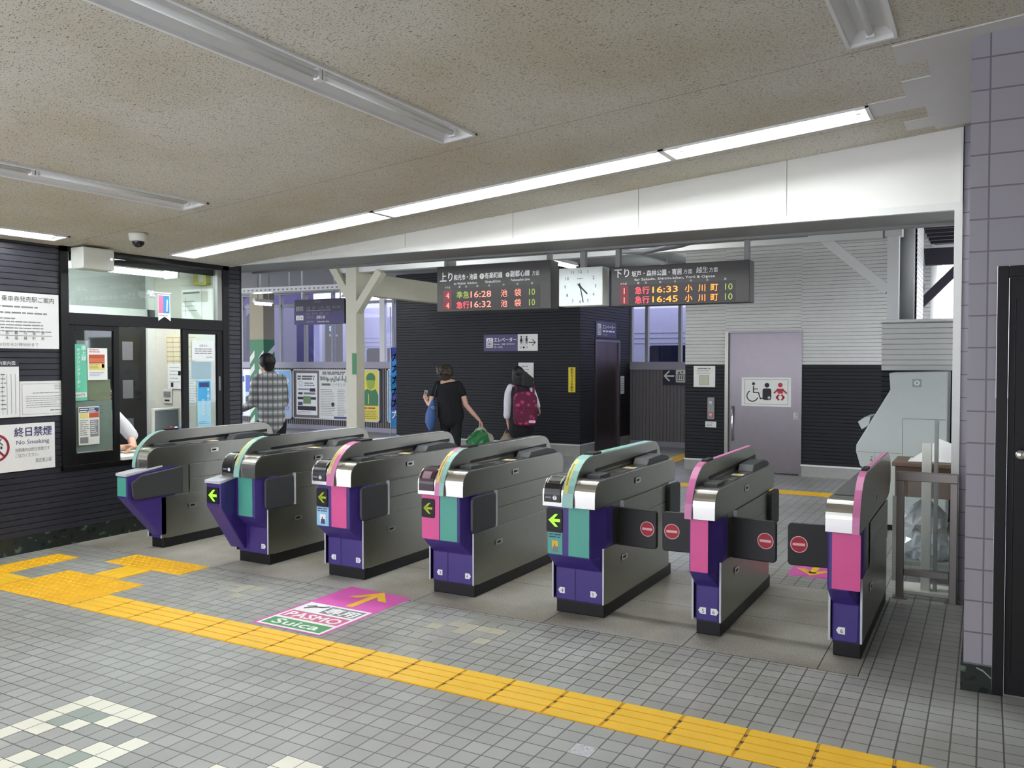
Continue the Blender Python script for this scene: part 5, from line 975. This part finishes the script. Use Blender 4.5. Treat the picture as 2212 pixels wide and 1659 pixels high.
# ------------------------------------------------------------------ outside: track bed, trains, stair
b = MB(); b.box(-70, 30, 15.6, 70, -1.1, -1.0, conc); b.box(-18.5, 3, 15.42, 15.6, -1.0, 0, conc)
tag(b.build('ground', loc=(0, 0, -1)), 'grey track bed outside the platform windows', 'ground', kind='structure')
tr_s = M('train_silver', (176, 178, 188), .38, .45); tr_b = M('train_blue', (70, 76, 132), .4); tr_w = M('train_window', (16, 18, 34), .45, spec=.15)
def train(x0, x1, front, label):
    Y0, Y1 = 19.0, 21.8; t = thing('train', label, 'train', ((x0 + x1) / 2, 20.4, -.2), 'trains at the platform')
    sec = [(Y0 + .08, .10), (Y0, .5), (Y0, 2.85), (Y0 + .10, 3.12), (Y0 + .35, 3.32), (Y0 + .9, 3.42), (Y1 - .9, 3.42), (Y1 - .35, 3.32), (Y1 - .1, 3.12), (Y1, 2.85), (Y1, .5), (Y1 - .08, .10)]
    cy = (Y0 + Y1) / 2; b = MB(); rs = []; xs = [x0, x0 + .05, x0 + .2, x0 + .5] if front == 'l' else [x0]; xs += [x1 - .5, x1 - .2, x1 - .05, x1] if front == 'r' else [x1]
    for x in xs:
        d = (x - x0) if front == 'l' else (x1 - x); k = 1 if d >= .5 else (.90 if d < .01 else .945 if d < .1 else .98); rs.append([(x, cy + (p[0] - cy) * k, 1.8 + (p[1] - 1.8) * (1 + (k - 1) * .8)) for p in sec])
    b.rings(rs, tr_s); b.build('body', t, smooth=False)
    b = MB()
    for z in (2.05, 2.17, 2.29, 1.0, .85): b.box(x0 + .55, x1 - .55, Y0 - .02, Y0, z - .016, z + .016, tr_s)
    b.build('side_ribs', t); b = MB(); b.box(x0 + .6, x1 - .6, Y0 - .006, Y0 + .001, .4, .8, tr_b); b.build('blue_stripe', t)
    x = x0 + 1.0; i = 0
    while x + 1.6 < x1: b = MB(frame((0, Y0, 0), '-Y')); b.rrect(x, x + 1.15, 1.2, 1.98, -.002, .012, .08, tr_w); b.build('side_window', t); x += 2.1; i += 1
    if front == 'r':
        b = MB(frame((x1 - .01, 0, 0), '+X')); b.rrect(Y0 + .28, Y1 - .28, 1.25, 2.98, 0, .03, .35, tr_w); b.text('準急', Y0 + .42, 2.5, .20, M('train_led', (150, 210, 255), .4, emit=.7), .036, w=.24); b.text('SEMI EXP.', Y0 + .42, 2.36, .09, white, .036, w=.4); b.build('windscreen', t)
    b = MB()
    for x in (x0 + 3, x1 - 3): b.box(x - 1.2, x + 1.2, Y0 + .5, Y1 - .5, -.95, .10, black_m)
    b.build('bogie', t)
train(-36, -17.14, 'r', 'silver train with its dark rounded windscreen towards the right, left of the gap')
train(-16.35, -2.2, 'l', 'silver train carriage with blue shaded flank, right of the gap')
t = thing('footbridge_stair', 'dark outdoor stair with white slanting rails at the far left window', 'stair', (-18.2, 17.6, -1), kind='structure')
dk_v = M('stair_dark', (62, 58, 88), .6)
b = MB(); b.prism([(-21.5, .2), (-17.0, 3.6), (-17.0, 4.3), (-21.5, 1.2)], 'y', 17.0, 18.3, dk_v); b.prism([(-17.0, -1), (-16.7, -1), (-16.7, 4.3), (-17.0, 4.3)], 'y', 17.0, 18.3, dk_v); b.prism([(-21.5, -1), (-19.2, -1), (-19.2, 1.5), (-21.5, .2)], 'y', 17.1, 18.2, dk_v); b.build('flight', t)
for k in range(3):
    b = MB(); b.prism([(-21.5, 1.5 + .4 * k), (-17.2, 4.8 + .4 * k), (-17.2, 4.9 + .4 * k), (-21.5, 1.6 + .4 * k)], 'y', 17.0, 17.06, white_steel); b.build('rail', t)

# ------------------------------------------------------------------ people
def remesh(o, vox=.008, it=3):
    r = o.modifiers.new('skin', 'REMESH'); r.mode = 'VOXEL'; r.voxel_size = vox; r.use_smooth_shade = True
    s = o.modifiers.new('soft', 'SMOOTH'); s.factor = .5; s.iterations = it
    return o
def hand(b, w, d, pn, th, curl, m):
    """palm, four unequal bent fingers and a thumb leaving the side of the palm; d along the hand, pn palm normal, th towards the thumb"""
    w, d, pn, th = Vector(w), Vector(d).normalized(), Vector(pn).normalized(), Vector(th).normalized()
    b.loft([w - d * .02, w + d * .02, w + d * .06, w + d * .085], [(.024, .018), (.034, .017), (.041, .016), (.039, .013)], m, 12, ref=th, round_ends=True)
    for k, (L, off) in enumerate(((.070, .028), (.078, .010), (.072, -.009), (.056, -.027))):
        p = w + d * .083 + th * off; dd = d; pts = [p - d * .02, p]
        for q in range(3):
            a = curl * (.8, 1.0, .8)[q]; dd = (dd * math.cos(a) + pn * math.sin(a)).normalized() if q else (d * math.cos(a * .7) + pn * math.sin(a * .7)).normalized()
            pts.append(pts[-1] + dd * L * (.45, .31, .24)[q])
        b.loft(pts, [.009, .0095, .009, .0082, .007], m, 8, round_ends=True)
    p = w + d * .025 + th * .030; q = p + (th * .75 + d * .6 + pn * .3).normalized() * .036; r = q + (d * .9 + pn * (.2 + curl * .4) + th * .15).normalized() * .032
    b.loft([w + d * .015 + th * .014, p, q, r], [.014, .0125, .0105, .008], m, 8, round_ends=True)
def head(b, c, t_, m, s=1.0):
    c = Vector(c); f = Vector((-math.sin(t_), math.cos(t_), 0)); r = Vector((f.y, -f.x, 0))
    def el(cc, rr):   # ellipsoid whose second axis follows the face direction
        rs = []
        for k in range(13):
            a = -PI / 2 + PI * max(.08, min(11.92, k)) / 12; rs.append([tuple(cc + r * (rr[0] * math.cos(a) * math.cos(2 * PI * i / 18)) + f * (rr[1] * math.cos(a) * math.sin(2 * PI * i / 18)) + Vector((0, 0, rr[2] * math.sin(a)))) for i in range(18)])
        b.rings(rs, m)
    el(c + Vector((0, 0, .02 * s)), (.076 * s, .095 * s, .10 * s)); el(c + f * .025 * s + Vector((0, 0, -.045 * s)), (.058 * s, .066 * s, .075 * s))
    b.loft([c + f * .088 * s + Vector((0, 0, .01 * s)), c + f * .108 * s + Vector((0, 0, -.03 * s)), c + f * .088 * s + Vector((0, 0, -.038 * s))], [.008 * s, .014 * s, .012 * s], m, 8, round_ends=True)
    for sg in (-1, 1): b.loft([c + r * sg * .076 * s + Vector((0, 0, .02)), c + r * sg * .084 * s - f * .012 + Vector((0, 0, .0)), c + r * sg * .074 * s + Vector((0, 0, -.03))], [.010, .016, .009], m, 8, round_ends=True)
    return f, r
def face(M0, c, f, r, par, s=1.0):
    b = MB(M0); c = Vector(c)
    for sg in (-1, 1): b.ball(tuple(c + f * .082 * s + r * sg * .032 * s + Vector((0, 0, .012))), .010, ink, 8); b.loft([c + f * .088 * s + r * sg * .018 + Vector((0, 0, .034)), c + f * .082 * s + r * sg * .048 + Vector((0, 0, .034))], [.004, .003], ink, 6)
    b.build('eyes', par, smooth=True)
    b = MB(M0); b.loft([c + f * .088 * s - r * .022 + Vector((0, 0, -.068)), c + f * .094 * s + Vector((0, 0, -.066)), c + f * .088 * s + r * .022 + Vector((0, 0, -.068))], [.004, .007, .004], M('lips', (176, 100, 96), .5), 6); b.build('mouth', par, smooth=True)
def person(label, loc, a, fn):
    t = thing('person', label, 'person', loc); M0 = Matrix.Translation(loc) @ Matrix.Rotation(math.radians(a), 4, 'Z'); fn(t, M0); return t
def garment(M0, t, name, m, chains, vox=.010, n=16):
    b = MB(M0)
    for pts, rad in chains: b.loft(pts, rad, m, n, round_ends=True)
    return remesh(b.build(name, t), vox)
def legs(x, z0, st, r=1.0):
    return [([(x - .085, 0, z0), (x - .09, st * .4, z0 * .53), (x - .09, st, .09)], [.088 * r, .058 * r, .042 * r]), ([(x + .085, 0, z0), (x + .09, -st * .3, z0 * .53), (x + .09, -st * 1.1, .09)], [.088 * r, .058 * r, .042 * r])]
def shoes(M0, t, x, st, m=black_m, turn=.9):
    for s, y in ((-1, st), (1, -st * 1.1)):
        b = MB(M0); d = Vector((-math.sin(turn), math.cos(turn), 0)); p = Vector((x + s * .09, y, .035)); b.loft([p - d * .06, p, p + d * .08, p + d * .17], [(.032, .032), (.040, .034), (.044, .028), (.034, .02)], m, 12, ref=(d.y, -d.x, 0), round_ends=True); b.build('shoe', t, smooth=True)
# plaid shirt
pl = M('plaid_shirt', (150, 152, 150), .85); nt = pl.node_tree; tc = N(pl, 'ShaderNodeTexCoord'); mp = N(pl, 'ShaderNodeMapping'); mp.inputs['Rotation'].default_value = (0, 0, math.radians(-45)); sp = N(pl, 'ShaderNodeSeparateXYZ')
nt.links.new(tc.outputs['Object'], mp.inputs[0]); nt.links.new(mp.outputs[0], sp.inputs[0])
def band(axis, per, duty, ph=0.0):
    m1 = N(pl, 'ShaderNodeMath', operation='MULTIPLY_ADD'); m1.inputs[1].default_value = 1 / per; m1.inputs[2].default_value = ph; m2 = N(pl, 'ShaderNodeMath', operation='FRACT'); m3 = N(pl, 'ShaderNodeMath', operation='LESS_THAN'); m3.inputs[1].default_value = duty
    nt.links.new(sp.outputs[axis], m1.inputs[0]); nt.links.new(m1.outputs[0], m2.inputs[0]); nt.links.new(m2.outputs[0], m3.inputs[0]); return m3.outputs[0]
out = None
for (src, col) in ((band('Z', .092, .36), (92, 96, 98)), (band('Z', .092, .24, .42), (214, 216, 210)), (band('X', .058, .24), (84, 88, 90))):
    mx = N(pl, 'ShaderNodeMix', data_type='RGBA'); mx.inputs[7].default_value = lin(col)
    k = N(pl, 'ShaderNodeMath', operation='MULTIPLY'); k.inputs[1].default_value = .75; nt.links.new(src, k.inputs[0]); nt.links.new(k.outputs[0], mx.inputs[0])
    if out is None: mx.inputs[6].default_value = lin((158, 160, 156))
    else: nt.links.new(out, mx.inputs[6])
    out = mx.outputs[2]
nt.links.new(out, pl.node_tree.nodes['Principled BSDF'].inputs['Base Color'])
def man(t, M0):
    b = MB(M0); f, r = head(b, (-.005, .0, 1.585), .9, skin); b.loft([(.02, -.01, 1.40), (.0, 0, 1.53)], [.058, .052], skin, 14)
    b.loft([(.03, 0, 1.385), (.03, 0, 1.2), (.03, 0, .85)], [(.11, .075), (.14, .11), (.13, .10)], skin, 16, round_ends=True)
    for pts, rad in legs(.03, .86, .16): b.loft(pts, [q * .85 for q in rad], skin, 12, round_ends=True)
    b.loft([(-.13, .02, 1.38), (-.165, -.02, 1.12), (-.29, .05, 1.02)], [.045, .042, .026], skin, 12, round_ends=True); hand(b, (-.305, .06, 1.01), (-.95, .3, -.1), (0, .5, -.85), (.1, .9, .4), .5, skin)
    b.loft([(.18, .06, 1.38), (.20, .10, 1.12), (.12, .26, 1.02)], [.045, .040, .026], skin, 12, round_ends=True); hand(b, (.11, .27, 1.015), (-.6, .75, 0), (-.6, -.6, -.3), (0, 0, 1), .5, skin)
    remesh(b.build('body', t), .0075); face(M0, (-.005, 0, 1.585), f, r, t)
    garment(M0, t, 'shirt', pl, [([(.025, -.005, 1.47), (.03, 0, 1.41), (.035, 0, 1.28), (.04, 0, 1.1), (.045, 0, .93), (.05, 0, .82)], [(.066, .062), (.150, .105), (.168, .130), (.165, .135), (.165, .138), (.17, .140)]), ([(-.11, .01, 1.39), (-.15, -.01, 1.25), (-.17, -.02, 1.10)], [.068, .062, .056]), ([(-.17, -.02, 1.10), (-.23, .02, 1.06), (-.285, .045, 1.025)], [.056, .05, .042]), ([(.165, .03, 1.385), (.195, .08, 1.22), (.205, .10, 1.10), (.13, .24, 1.03)], [.066, .06, .056, .042])])
    garment(M0, t, 'trousers', cloth_b, [([(.045, 0, .92), (.045, 0, .82)], [(.15, .12), (.155, .125)])] + legs(.045, .84, .16, 1.12)); shoes(M0, t, .045, .16)
    b = MB(M0); b.ball((.0, -.012, 1.612), (.103, .112, .100), hair_b, 18); b.loft([(.02, -.05, 1.60), (.015, -.055, 1.515)], [(.085, .06), (.06, .035)], hair_b, 14, round_ends=True); remesh(b.build('hair', t), .008)
person('person in a grey plaid shirt and black trousers walking left behind the gates', (-7.69, 7.6, 0), 45.4, man)
def woman(t, M0):
    b = MB(M0); f, r = head(b, (-.015, .01, 1.425), .8, skin, .98); b.loft([(.01, 0, 1.24), (-.005, 0, 1.37)], [.056, .05], skin, 14)
    b.loft([(.04, 0, 1.24), (.06, 0, 1.0), (.09, 0, .78)], [(.15, .09), (.16, .11), (.15, .11)], skin, 16, round_ends=True)
    for pts, rad in legs(.09, .78, .17): b.loft(pts, [q * .9 for q in rad], skin, 12, round_ends=True)
    b.loft([(-.145, .02, 1.215), (-.20, .03, 1.06), (-.235, .04, .90)], [.052, .049, .044], skin, 12, round_ends=True); b.loft([(-.235, .04, .895), (-.275, .11, .92), (-.30, .16, .95)], [.043, .038, .027], skin, 12, round_ends=True); hand(b, (-.305, .17, .955), (-.25, .3, .9), (.3, .9, -.2), (.9, -.2, .3), .75, skin)
    b.loft([(.225, .0, 1.21), (.285, -.02, 1.06), (.33, -.05, .90)], [.054, .050, .043], skin, 12, round_ends=True); b.loft([(.33, -.05, .90), (.43, -.08, .78), (.535, -.10, .665)], [.042, .038, .026], skin, 12, round_ends=True); hand(b, (.545, -.10, .655), (.55, -.1, -.82), (-.6, .2, -.5), (-.3, -.9, 0), .9, skin)
    remesh(b.build('body', t), .0075); face(M0, (-.015, .01, 1.425), f, r, t)
    garment(M0, t, 'shirt', cloth_b, [([(.02, 0, 1.285), (.035, 0, 1.245), (.04, 0, 1.17), (.055, 0, 1.03), (.07, 0, .88), (.09, 0, .74)], [(.07, .065), (.175, .10), (.205, .125), (.20, .135), (.195, .14), (.215, .15)]), ([(-.125, .01, 1.225), (-.17, .02, 1.14), (-.20, .03, 1.08)], [.072, .068, .064]), ([(.205, 0, 1.215), (.25, -.01, 1.14), (.28, -.02, 1.08)], [.074, .07, .066])])
    garment(M0, t, 'trousers', M('trousers_black', (22, 22, 24), .9, noise=.2), [([(.085, 0, .84), (.09, 0, .72), (.09, 0, .66)], [(.19, .135), (.215, .15), (.20, .15)])] + legs(.09, .74, .17, 1.25)); shoes(M0, t, .09, .17)
    b = MB(M0); b.ball((-.01, -.012, 1.455), (.128, .13, .115), hair_br, 18)
    for k in range(26): a = k * 2.4; zz = 1.40 + .012 * (k % 9); rr = .11; b.ball((-.01 + rr * math.cos(a), -.02 + rr * math.sin(a) * .9 - .01, zz), .034, hair_br, 8)
    b.loft([(-.005, -.07, 1.42), (.0, -.05, 1.335)], [(.11, .06), (.085, .045)], hair_br, 14, round_ends=True); remesh(b.build('hair', t), .010)
wl = (-7.68, 11.5, 0); wa = 34.8
person('person in black with short brown hair holding up a phone and carrying a green bag', wl, wa, woman)
MW = Matrix.Translation(wl) @ Matrix.Rotation(math.radians(wa), 4, 'Z')
t = thing('phone', 'white folding phone held up in the hand of the person in black', 'phone', (-7.68 - .33, 11.5, .98))
q = MB(MW @ Matrix.Translation((-.325, .225, 1.065)) @ Matrix.Rotation(math.radians(14), 4, 'Y') @ frame((0, 0, 0), '-Y')); q.rrect(-.026, .026, -.065, .065, -.006, .006, .008, white); q.build('case', t)
q = MB(MW @ Matrix.Translation((-.325, .225, 1.065)) @ Matrix.Rotation(math.radians(14), 4, 'Y') @ frame((0, 0, 0), '-Y')); q.rect(-.019, .019, -.05, .05, .0068, inkg); q.build('screen', t)
denim = M('bag_blue', (66, 98, 150), .7, noise=.2, scale=20)
t = thing('shoulder_bag', 'blue slouchy bag hanging at the left side of the person in black', 'bag', (-7.9, 11.4, .55))
b = MB(MW); b.loft([(-.20, .0, .96), (-.215, .0, .88), (-.235, .0, .75), (-.245, 0, .62), (-.235, 0, .53)], [(.03, .05), (.055, .11), (.085, .15), (.085, .15), (.055, .11)], denim, 18, round_ends=True); b.build('body', t, smooth=True)
b = MB(MW); b.tube([(-.19, -.02, .97), (-.165, -.06, 1.10), (-.135, -.05, 1.235), (-.115, .02, 1.275)], .010, M('bag_strap', (44, 52, 66), .7), 8); b.build('strap', t, smooth=True)
b = MB(MW); b.loft([(-.20 + .022 * math.cos(a), -.125, .86 + .022 * math.sin(a)) for a in [2 * PI * k / 12 for k in range(13)]], [.004] * 13, chrome, 6); b.build('ring', t, smooth=True)
bag_g = M('bag_green', (36, 112, 58), .25, noise=.2, scale=8); bag_c = M('bag_pale', (176, 176, 158), .35, noise=.2, scale=8)
t = thing('shopping_bag', 'green and clear plastic shopping bag hanging from the hand of the person in black', 'bag', (-7.2, 11.6, .15))
b = MB(MW); rs = []
for k in range(9):
    z = .16 + .048 * k; rr = (.15, .20, .225, .225, .21, .18, .13, .08, .035)[k]; rs.append([(.545 + .03 * (k / 8) + rr * math.cos(a) * R_.uniform(.86, 1.12), -.10 + rr * .62 * math.sin(a) * R_.uniform(.84, 1.14), z + R_.uniform(-.018, .018)) for a in [2 * PI * i / 22 for i in range(22)]])
b.rings(rs, bag_c); b.build('sack', t)
b = MB(MW); rs2 = [[(.55 + (p[0] - .55) * 1.03, -.10 + (p[1] + .10) * 1.04, p[2]) for p in r_[9:20]] for r_ in rs[:8]]
n_ = len(rs2[0]); b.add([p for r_ in rs2 for p in r_], [(k * n_ + i, k * n_ + i + 1, (k + 1) * n_ + i + 1, (k + 1) * n_ + i) for k in range(len(rs2) - 1) for i in range(n_ - 1) if i > 2], bag_g); b.build('green_print', t)
b = MB(MW)
for s in (-1, 1): b.loft([(.575 + s * .02, -.10, .54), (.57 + s * .012, -.10, .60), (.572, -.10, .635)], [.018, .012, .012], bag_c, 8)
b.build('handle', t, smooth=True)
def girl(t, M0):
    b = MB(M0); f, r = head(b, (-.01, .01, 1.395), .7, skin, .95); b.loft([(.02, 0, 1.2), (0, 0, 1.34)], [.05, .046], skin, 14)
    b.loft([(.04, 0, 1.2), (.05, 0, 1.0), (.06, 0, .78)], [(.13, .08), (.13, .10), (.14, .10)], skin, 16, round_ends=True)
    for pts, rad in legs(.06, .78, .12): b.loft(pts, [q * .85 for q in rad], skin, 12, round_ends=True)
    b.loft([(-.14, 0, 1.17), (-.165, .0, .95), (-.165, .03, .75), (-.162, .05, .59)], [.042, .038, .034, .024], skin, 12, round_ends=True); hand(b, (-.16, .05, .585), (.15, .1, -.95), (.9, .2, .1), (-.1, .95, .1), .8, skin)
    b.loft([(.22, 0, 1.18), (.28, .02, 1.0), (.335, .05, .86)], [.042, .038, .026], skin, 12, round_ends=True); hand(b, (.337, .06, .85), (.2, .4, -.9), (-.9, .2, 0), (0, .9, .3), .6, skin)
    remesh(b.build('body', t), .0075); face(M0, (-.01, .01, 1.395), f, r, t, .95)
    garment(M0, t, 'blouse', cloth_w, [([(-.12, 0, 1.19), (-.155, 0, 1.1), (-.165, 0, .95), (-.17, .01, .80), (-.172, .02, .73)], [.056, .062, .066, .062, .064]), ([(.20, 0, 1.19), (.25, .01, 1.08), (.30, .03, .95), (.325, .045, .885)], [.054, .052, .046, .040])])
    garment(M0, t, 'vest', cloth_g, [([(.035, 0, 1.24), (.04, 0, 1.19), (.045, 0, 1.08), (.05, 0, .92), (.055, 0, .80)], [(.07, .06), (.165, .09), (.17, .12), (.16, .12), (.165, .13)])])
    garment(M0, t, 'skirt', cloth_b, [([(.055, 0, .86), (.06, 0, .7), (.06, 0, .5)], [(.15, .12), (.19, .15), (.215, .18)])]); shoes(M0, t, .06, .12)
    b = MB(M0); b.ball((.0, -.012, 1.43), (.098, .108, .103), hair_b, 18); b.loft([(-.01, -.03, 1.43), (-.005, -.06, 1.33), (.0, -.075, 1.23)], [(.088, .07), (.095, .05), (.075, .022)], hair_b, 16, round_ends=True)
    for k in range(9): b.loft([(.03, -.05, 1.46 - .026 * k), (.10, -.07, 1.425 - .026 * k), (.18, -.075, 1.375 - .022 * k), (.25 + .018 * (k % 4), -.07, 1.335 - .017 * k)], [.042, .030, .018, .006], hair_b, 10, round_ends=True)
    remesh(b.build('hair', t), .009)
gp = (-6.61, 12.0, 0); ga = 28.8
person('person with long black hair, white sleeves and a floral backpack walking away', gp, ga, girl)
MG = Matrix.Translation(gp) @ Matrix.Rotation(math.radians(ga), 4, 'Z')
flo = M('floral_maroon', (98, 14, 52), .7); nt = flo.node_tree; tc = N(flo, 'ShaderNodeTexCoord'); vo = N(flo, 'ShaderNodeTexVoronoi'); vo.inputs['Scale'].default_value = 10.5; vo.inputs['Randomness'].default_value = .8
n3 = N(flo, 'ShaderNodeTexNoise'); n3.inputs['Scale'].default_value = 40; ad = N(flo, 'ShaderNodeMath', operation='MULTIPLY_ADD'); ad.inputs[1].default_value = .75
nt.links.new(tc.outputs['Object'], vo.inputs['Vector']); nt.links.new(tc.outputs['Object'], n3.inputs['Vector']); nt.links.new(n3.outputs[0], ad.inputs[0]); nt.links.new(vo.outputs['Distance'], ad.inputs[2])
rp = N(flo, 'ShaderNodeValToRGB'); rp.color_ramp.elements[0].position = .62; rp.color_ramp.elements[0].color = lin((190, 54, 104)); rp.color_ramp.elements[1].position = .74; rp.color_ramp.elements[1].color = lin((96, 12, 50)); nt.links.new(ad.outputs[0], rp.inputs[0]); nt.links.new(rp.outputs[0], nt.nodes['Principled BSDF'].inputs['Base Color'])
t = thing('backpack', 'maroon backpack with pink flowers on the back of the long-haired person', 'backpack', (gp[0] + .15, gp[1] - .15, .58))
b = MB(MG @ frame((0, 0, 0), '-Y')); 
for (i0, i1, d0, d1, z0, z1, rr) in ((-.075, .305, .125, .25, .57, 1.13, .13), ): b.rrect(i0, i1, z0, z1, d0, d1, rr, flo, 6)
b.build('body', t, .045, 4)
b = MB(MG @ frame((0, 0, 0), '-Y')); b.rrect(-.035, .265, .60, .86, .25, .285, .08, flo, 6); b.build('front_pocket', t, .02, 3)
b = MB(MG @ frame((0, 0, 0), '-Y')); b.rrect(.17, .28, .63, .675, .285, .29, .018, M('tag_pink', (232, 190, 198), .6)); b.build('label', t)
b = MB(MG)
for s in (-.02, .25): b.tube([(s, -.13, 1.10), (s, -.06, 1.215), (s, .06, 1.20), (s, .14, 1.0)], .018, flo, 8)
b.build('strap', t, smooth=True)
t = thing('handbag', 'beige bag hanging from the left hand of the long-haired person', 'bag', (gp[0] - .17, gp[1] - .1, .25))
b = MB(MG); b.loft([(-.17, .05, .40), (-.18, .05, .32), (-.18, .05, .24)], [(.07, .05), (.12, .07), (.10, .06)], M('bag_beige', (150, 136, 112), .6, noise=.2), 16, round_ends=True); b.build('body', t, smooth=True)
b = MB(MG); b.tube([(-.24, .05, .40), (-.20, .05, .48), (-.155, .05, .525), (-.12, .05, .46), (-.115, .05, .38)], .008, M('bag_beige'), 8); b.build('handle', t, smooth=True)
def staff(t, M0):
    b = MB(M0); f, r = head(b, (.04, .10, 1.27), 0, skin); b.loft([(.03, .03, 1.08), (.04, .07, 1.20)], [.056, .052], skin, 14)
    b.loft([(.03, .02, 1.08), (.02, -.05, .85), (0, -.08, .56)], [(.14, .09), (.14, .11), (.15, .12)], skin, 16, round_ends=True)
    b.loft([(-.16, .03, 1.05), (-.26, .10, .86), (-.20, .22, .775), (-.13, .27, .765)], [.046, .042, .036, .028], skin, 12, round_ends=True); hand(b, (-.14, .275, .77), (.7, .6, -.05), (.3, -.3, -.8), (-.5, .6, .5), .7, skin)
    b.loft([(.20, .03, 1.05), (.26, .10, .87), (.08, .24, .785), (-.04, .28, .775)], [.046, .042, .034, .028], skin, 12, round_ends=True); hand(b, (-.05, .285, .785), (-.85, .4, 0), (-.2, -.3, -.8), (.4, .8, .4), .7, skin)
    for s in (-1, 1): b.loft([(s * .09, -.08, .52), (s * .10, .16, .50), (s * .10, .18, .10)], [.075, .055, .04], skin, 12, round_ends=True)
    remesh(b.build('body', t), .0075); face(M0, (.04, .10, 1.27), f, r, t)
    garment(M0, t, 'shirt', cloth_w, [([(.035, .04, 1.12), (.03, .02, 1.07), (.025, -.02, .95), (.01, -.06, .78), (0, -.08, .62)], [(.075, .065), (.17, .10), (.185, .13), (.17, .135), (.17, .14)]), ([(-.14, .02, 1.06), (-.22, .07, .95), (-.262, .11, .87)], [.07, .068, .064]), ([(.19, .02, 1.06), (.24, .07, .95), (.262, .11, .88)], [.07, .066, .062])])
    garment(M0, t, 'trousers', cloth_b, [([(0, -.08, .64), (0, -.08, .56)], [(.165, .14), (.17, .14)])] + [([(s * .09, -.06, .53), (s * .10, .16, .51), (s * .10, .18, .10)], [.088, .07, .055]) for s in (-1, 1)])
    for s in (-1, 1): b = MB(M0); b.loft([(s * .10, .13, .035), (s * .10, .28, .03)], [(.04, .034), (.036, .024)], black_m, 12, round_ends=True); b.build('shoe', t, smooth=True)
    b = MB(M0); b.ball((.04, .085, 1.305), (.086, .10, .085), hair_b, 18); remesh(b.build('hair', t), .008)
person('person in a white shirt seated behind the office window with folded hands on the ledge', (-7.53, 5.24, 0), -90, staff)
t = thing('office_chair', 'black office chair under the seated person in the office', 'chair', (-7.62, 5.24, 0))
b = MB(); b.box(-7.82, -7.40, 5.04, 5.44, .37, .425, black_m); b.build('seat', t, .02, 3)
b = MB(); b.box(-7.88, -7.83, 5.06, 5.51, .55, .98, black_m); b.build('backrest', t, .02, 3)
b = MB(); b.tube([(-7.62, 5.24, .05), (-7.62, 5.24, .37)], .025, chrome, 12); b.tube([(-7.72, 5.24, .40), (-7.85, 5.24, .40), (-7.86, 5.24, .6)], .015, chrome, 8); b.build('column', t, smooth=True)
for k in range(5): b = MB(); a = 2 * PI * k / 5; b.loft([(-7.62, 5.24, .07), (-7.62 + .25 * math.cos(a), 5.24 + .25 * math.sin(a), .04)], [.025, .018], black_m, 8); b.ball((-7.62 + .25 * math.cos(a), 5.24 + .25 * math.sin(a), .026), .025, black_m, 8); b.build('leg', t)
bpy.data.objects.remove(_fo); bpy.data.curves.remove(_fc)
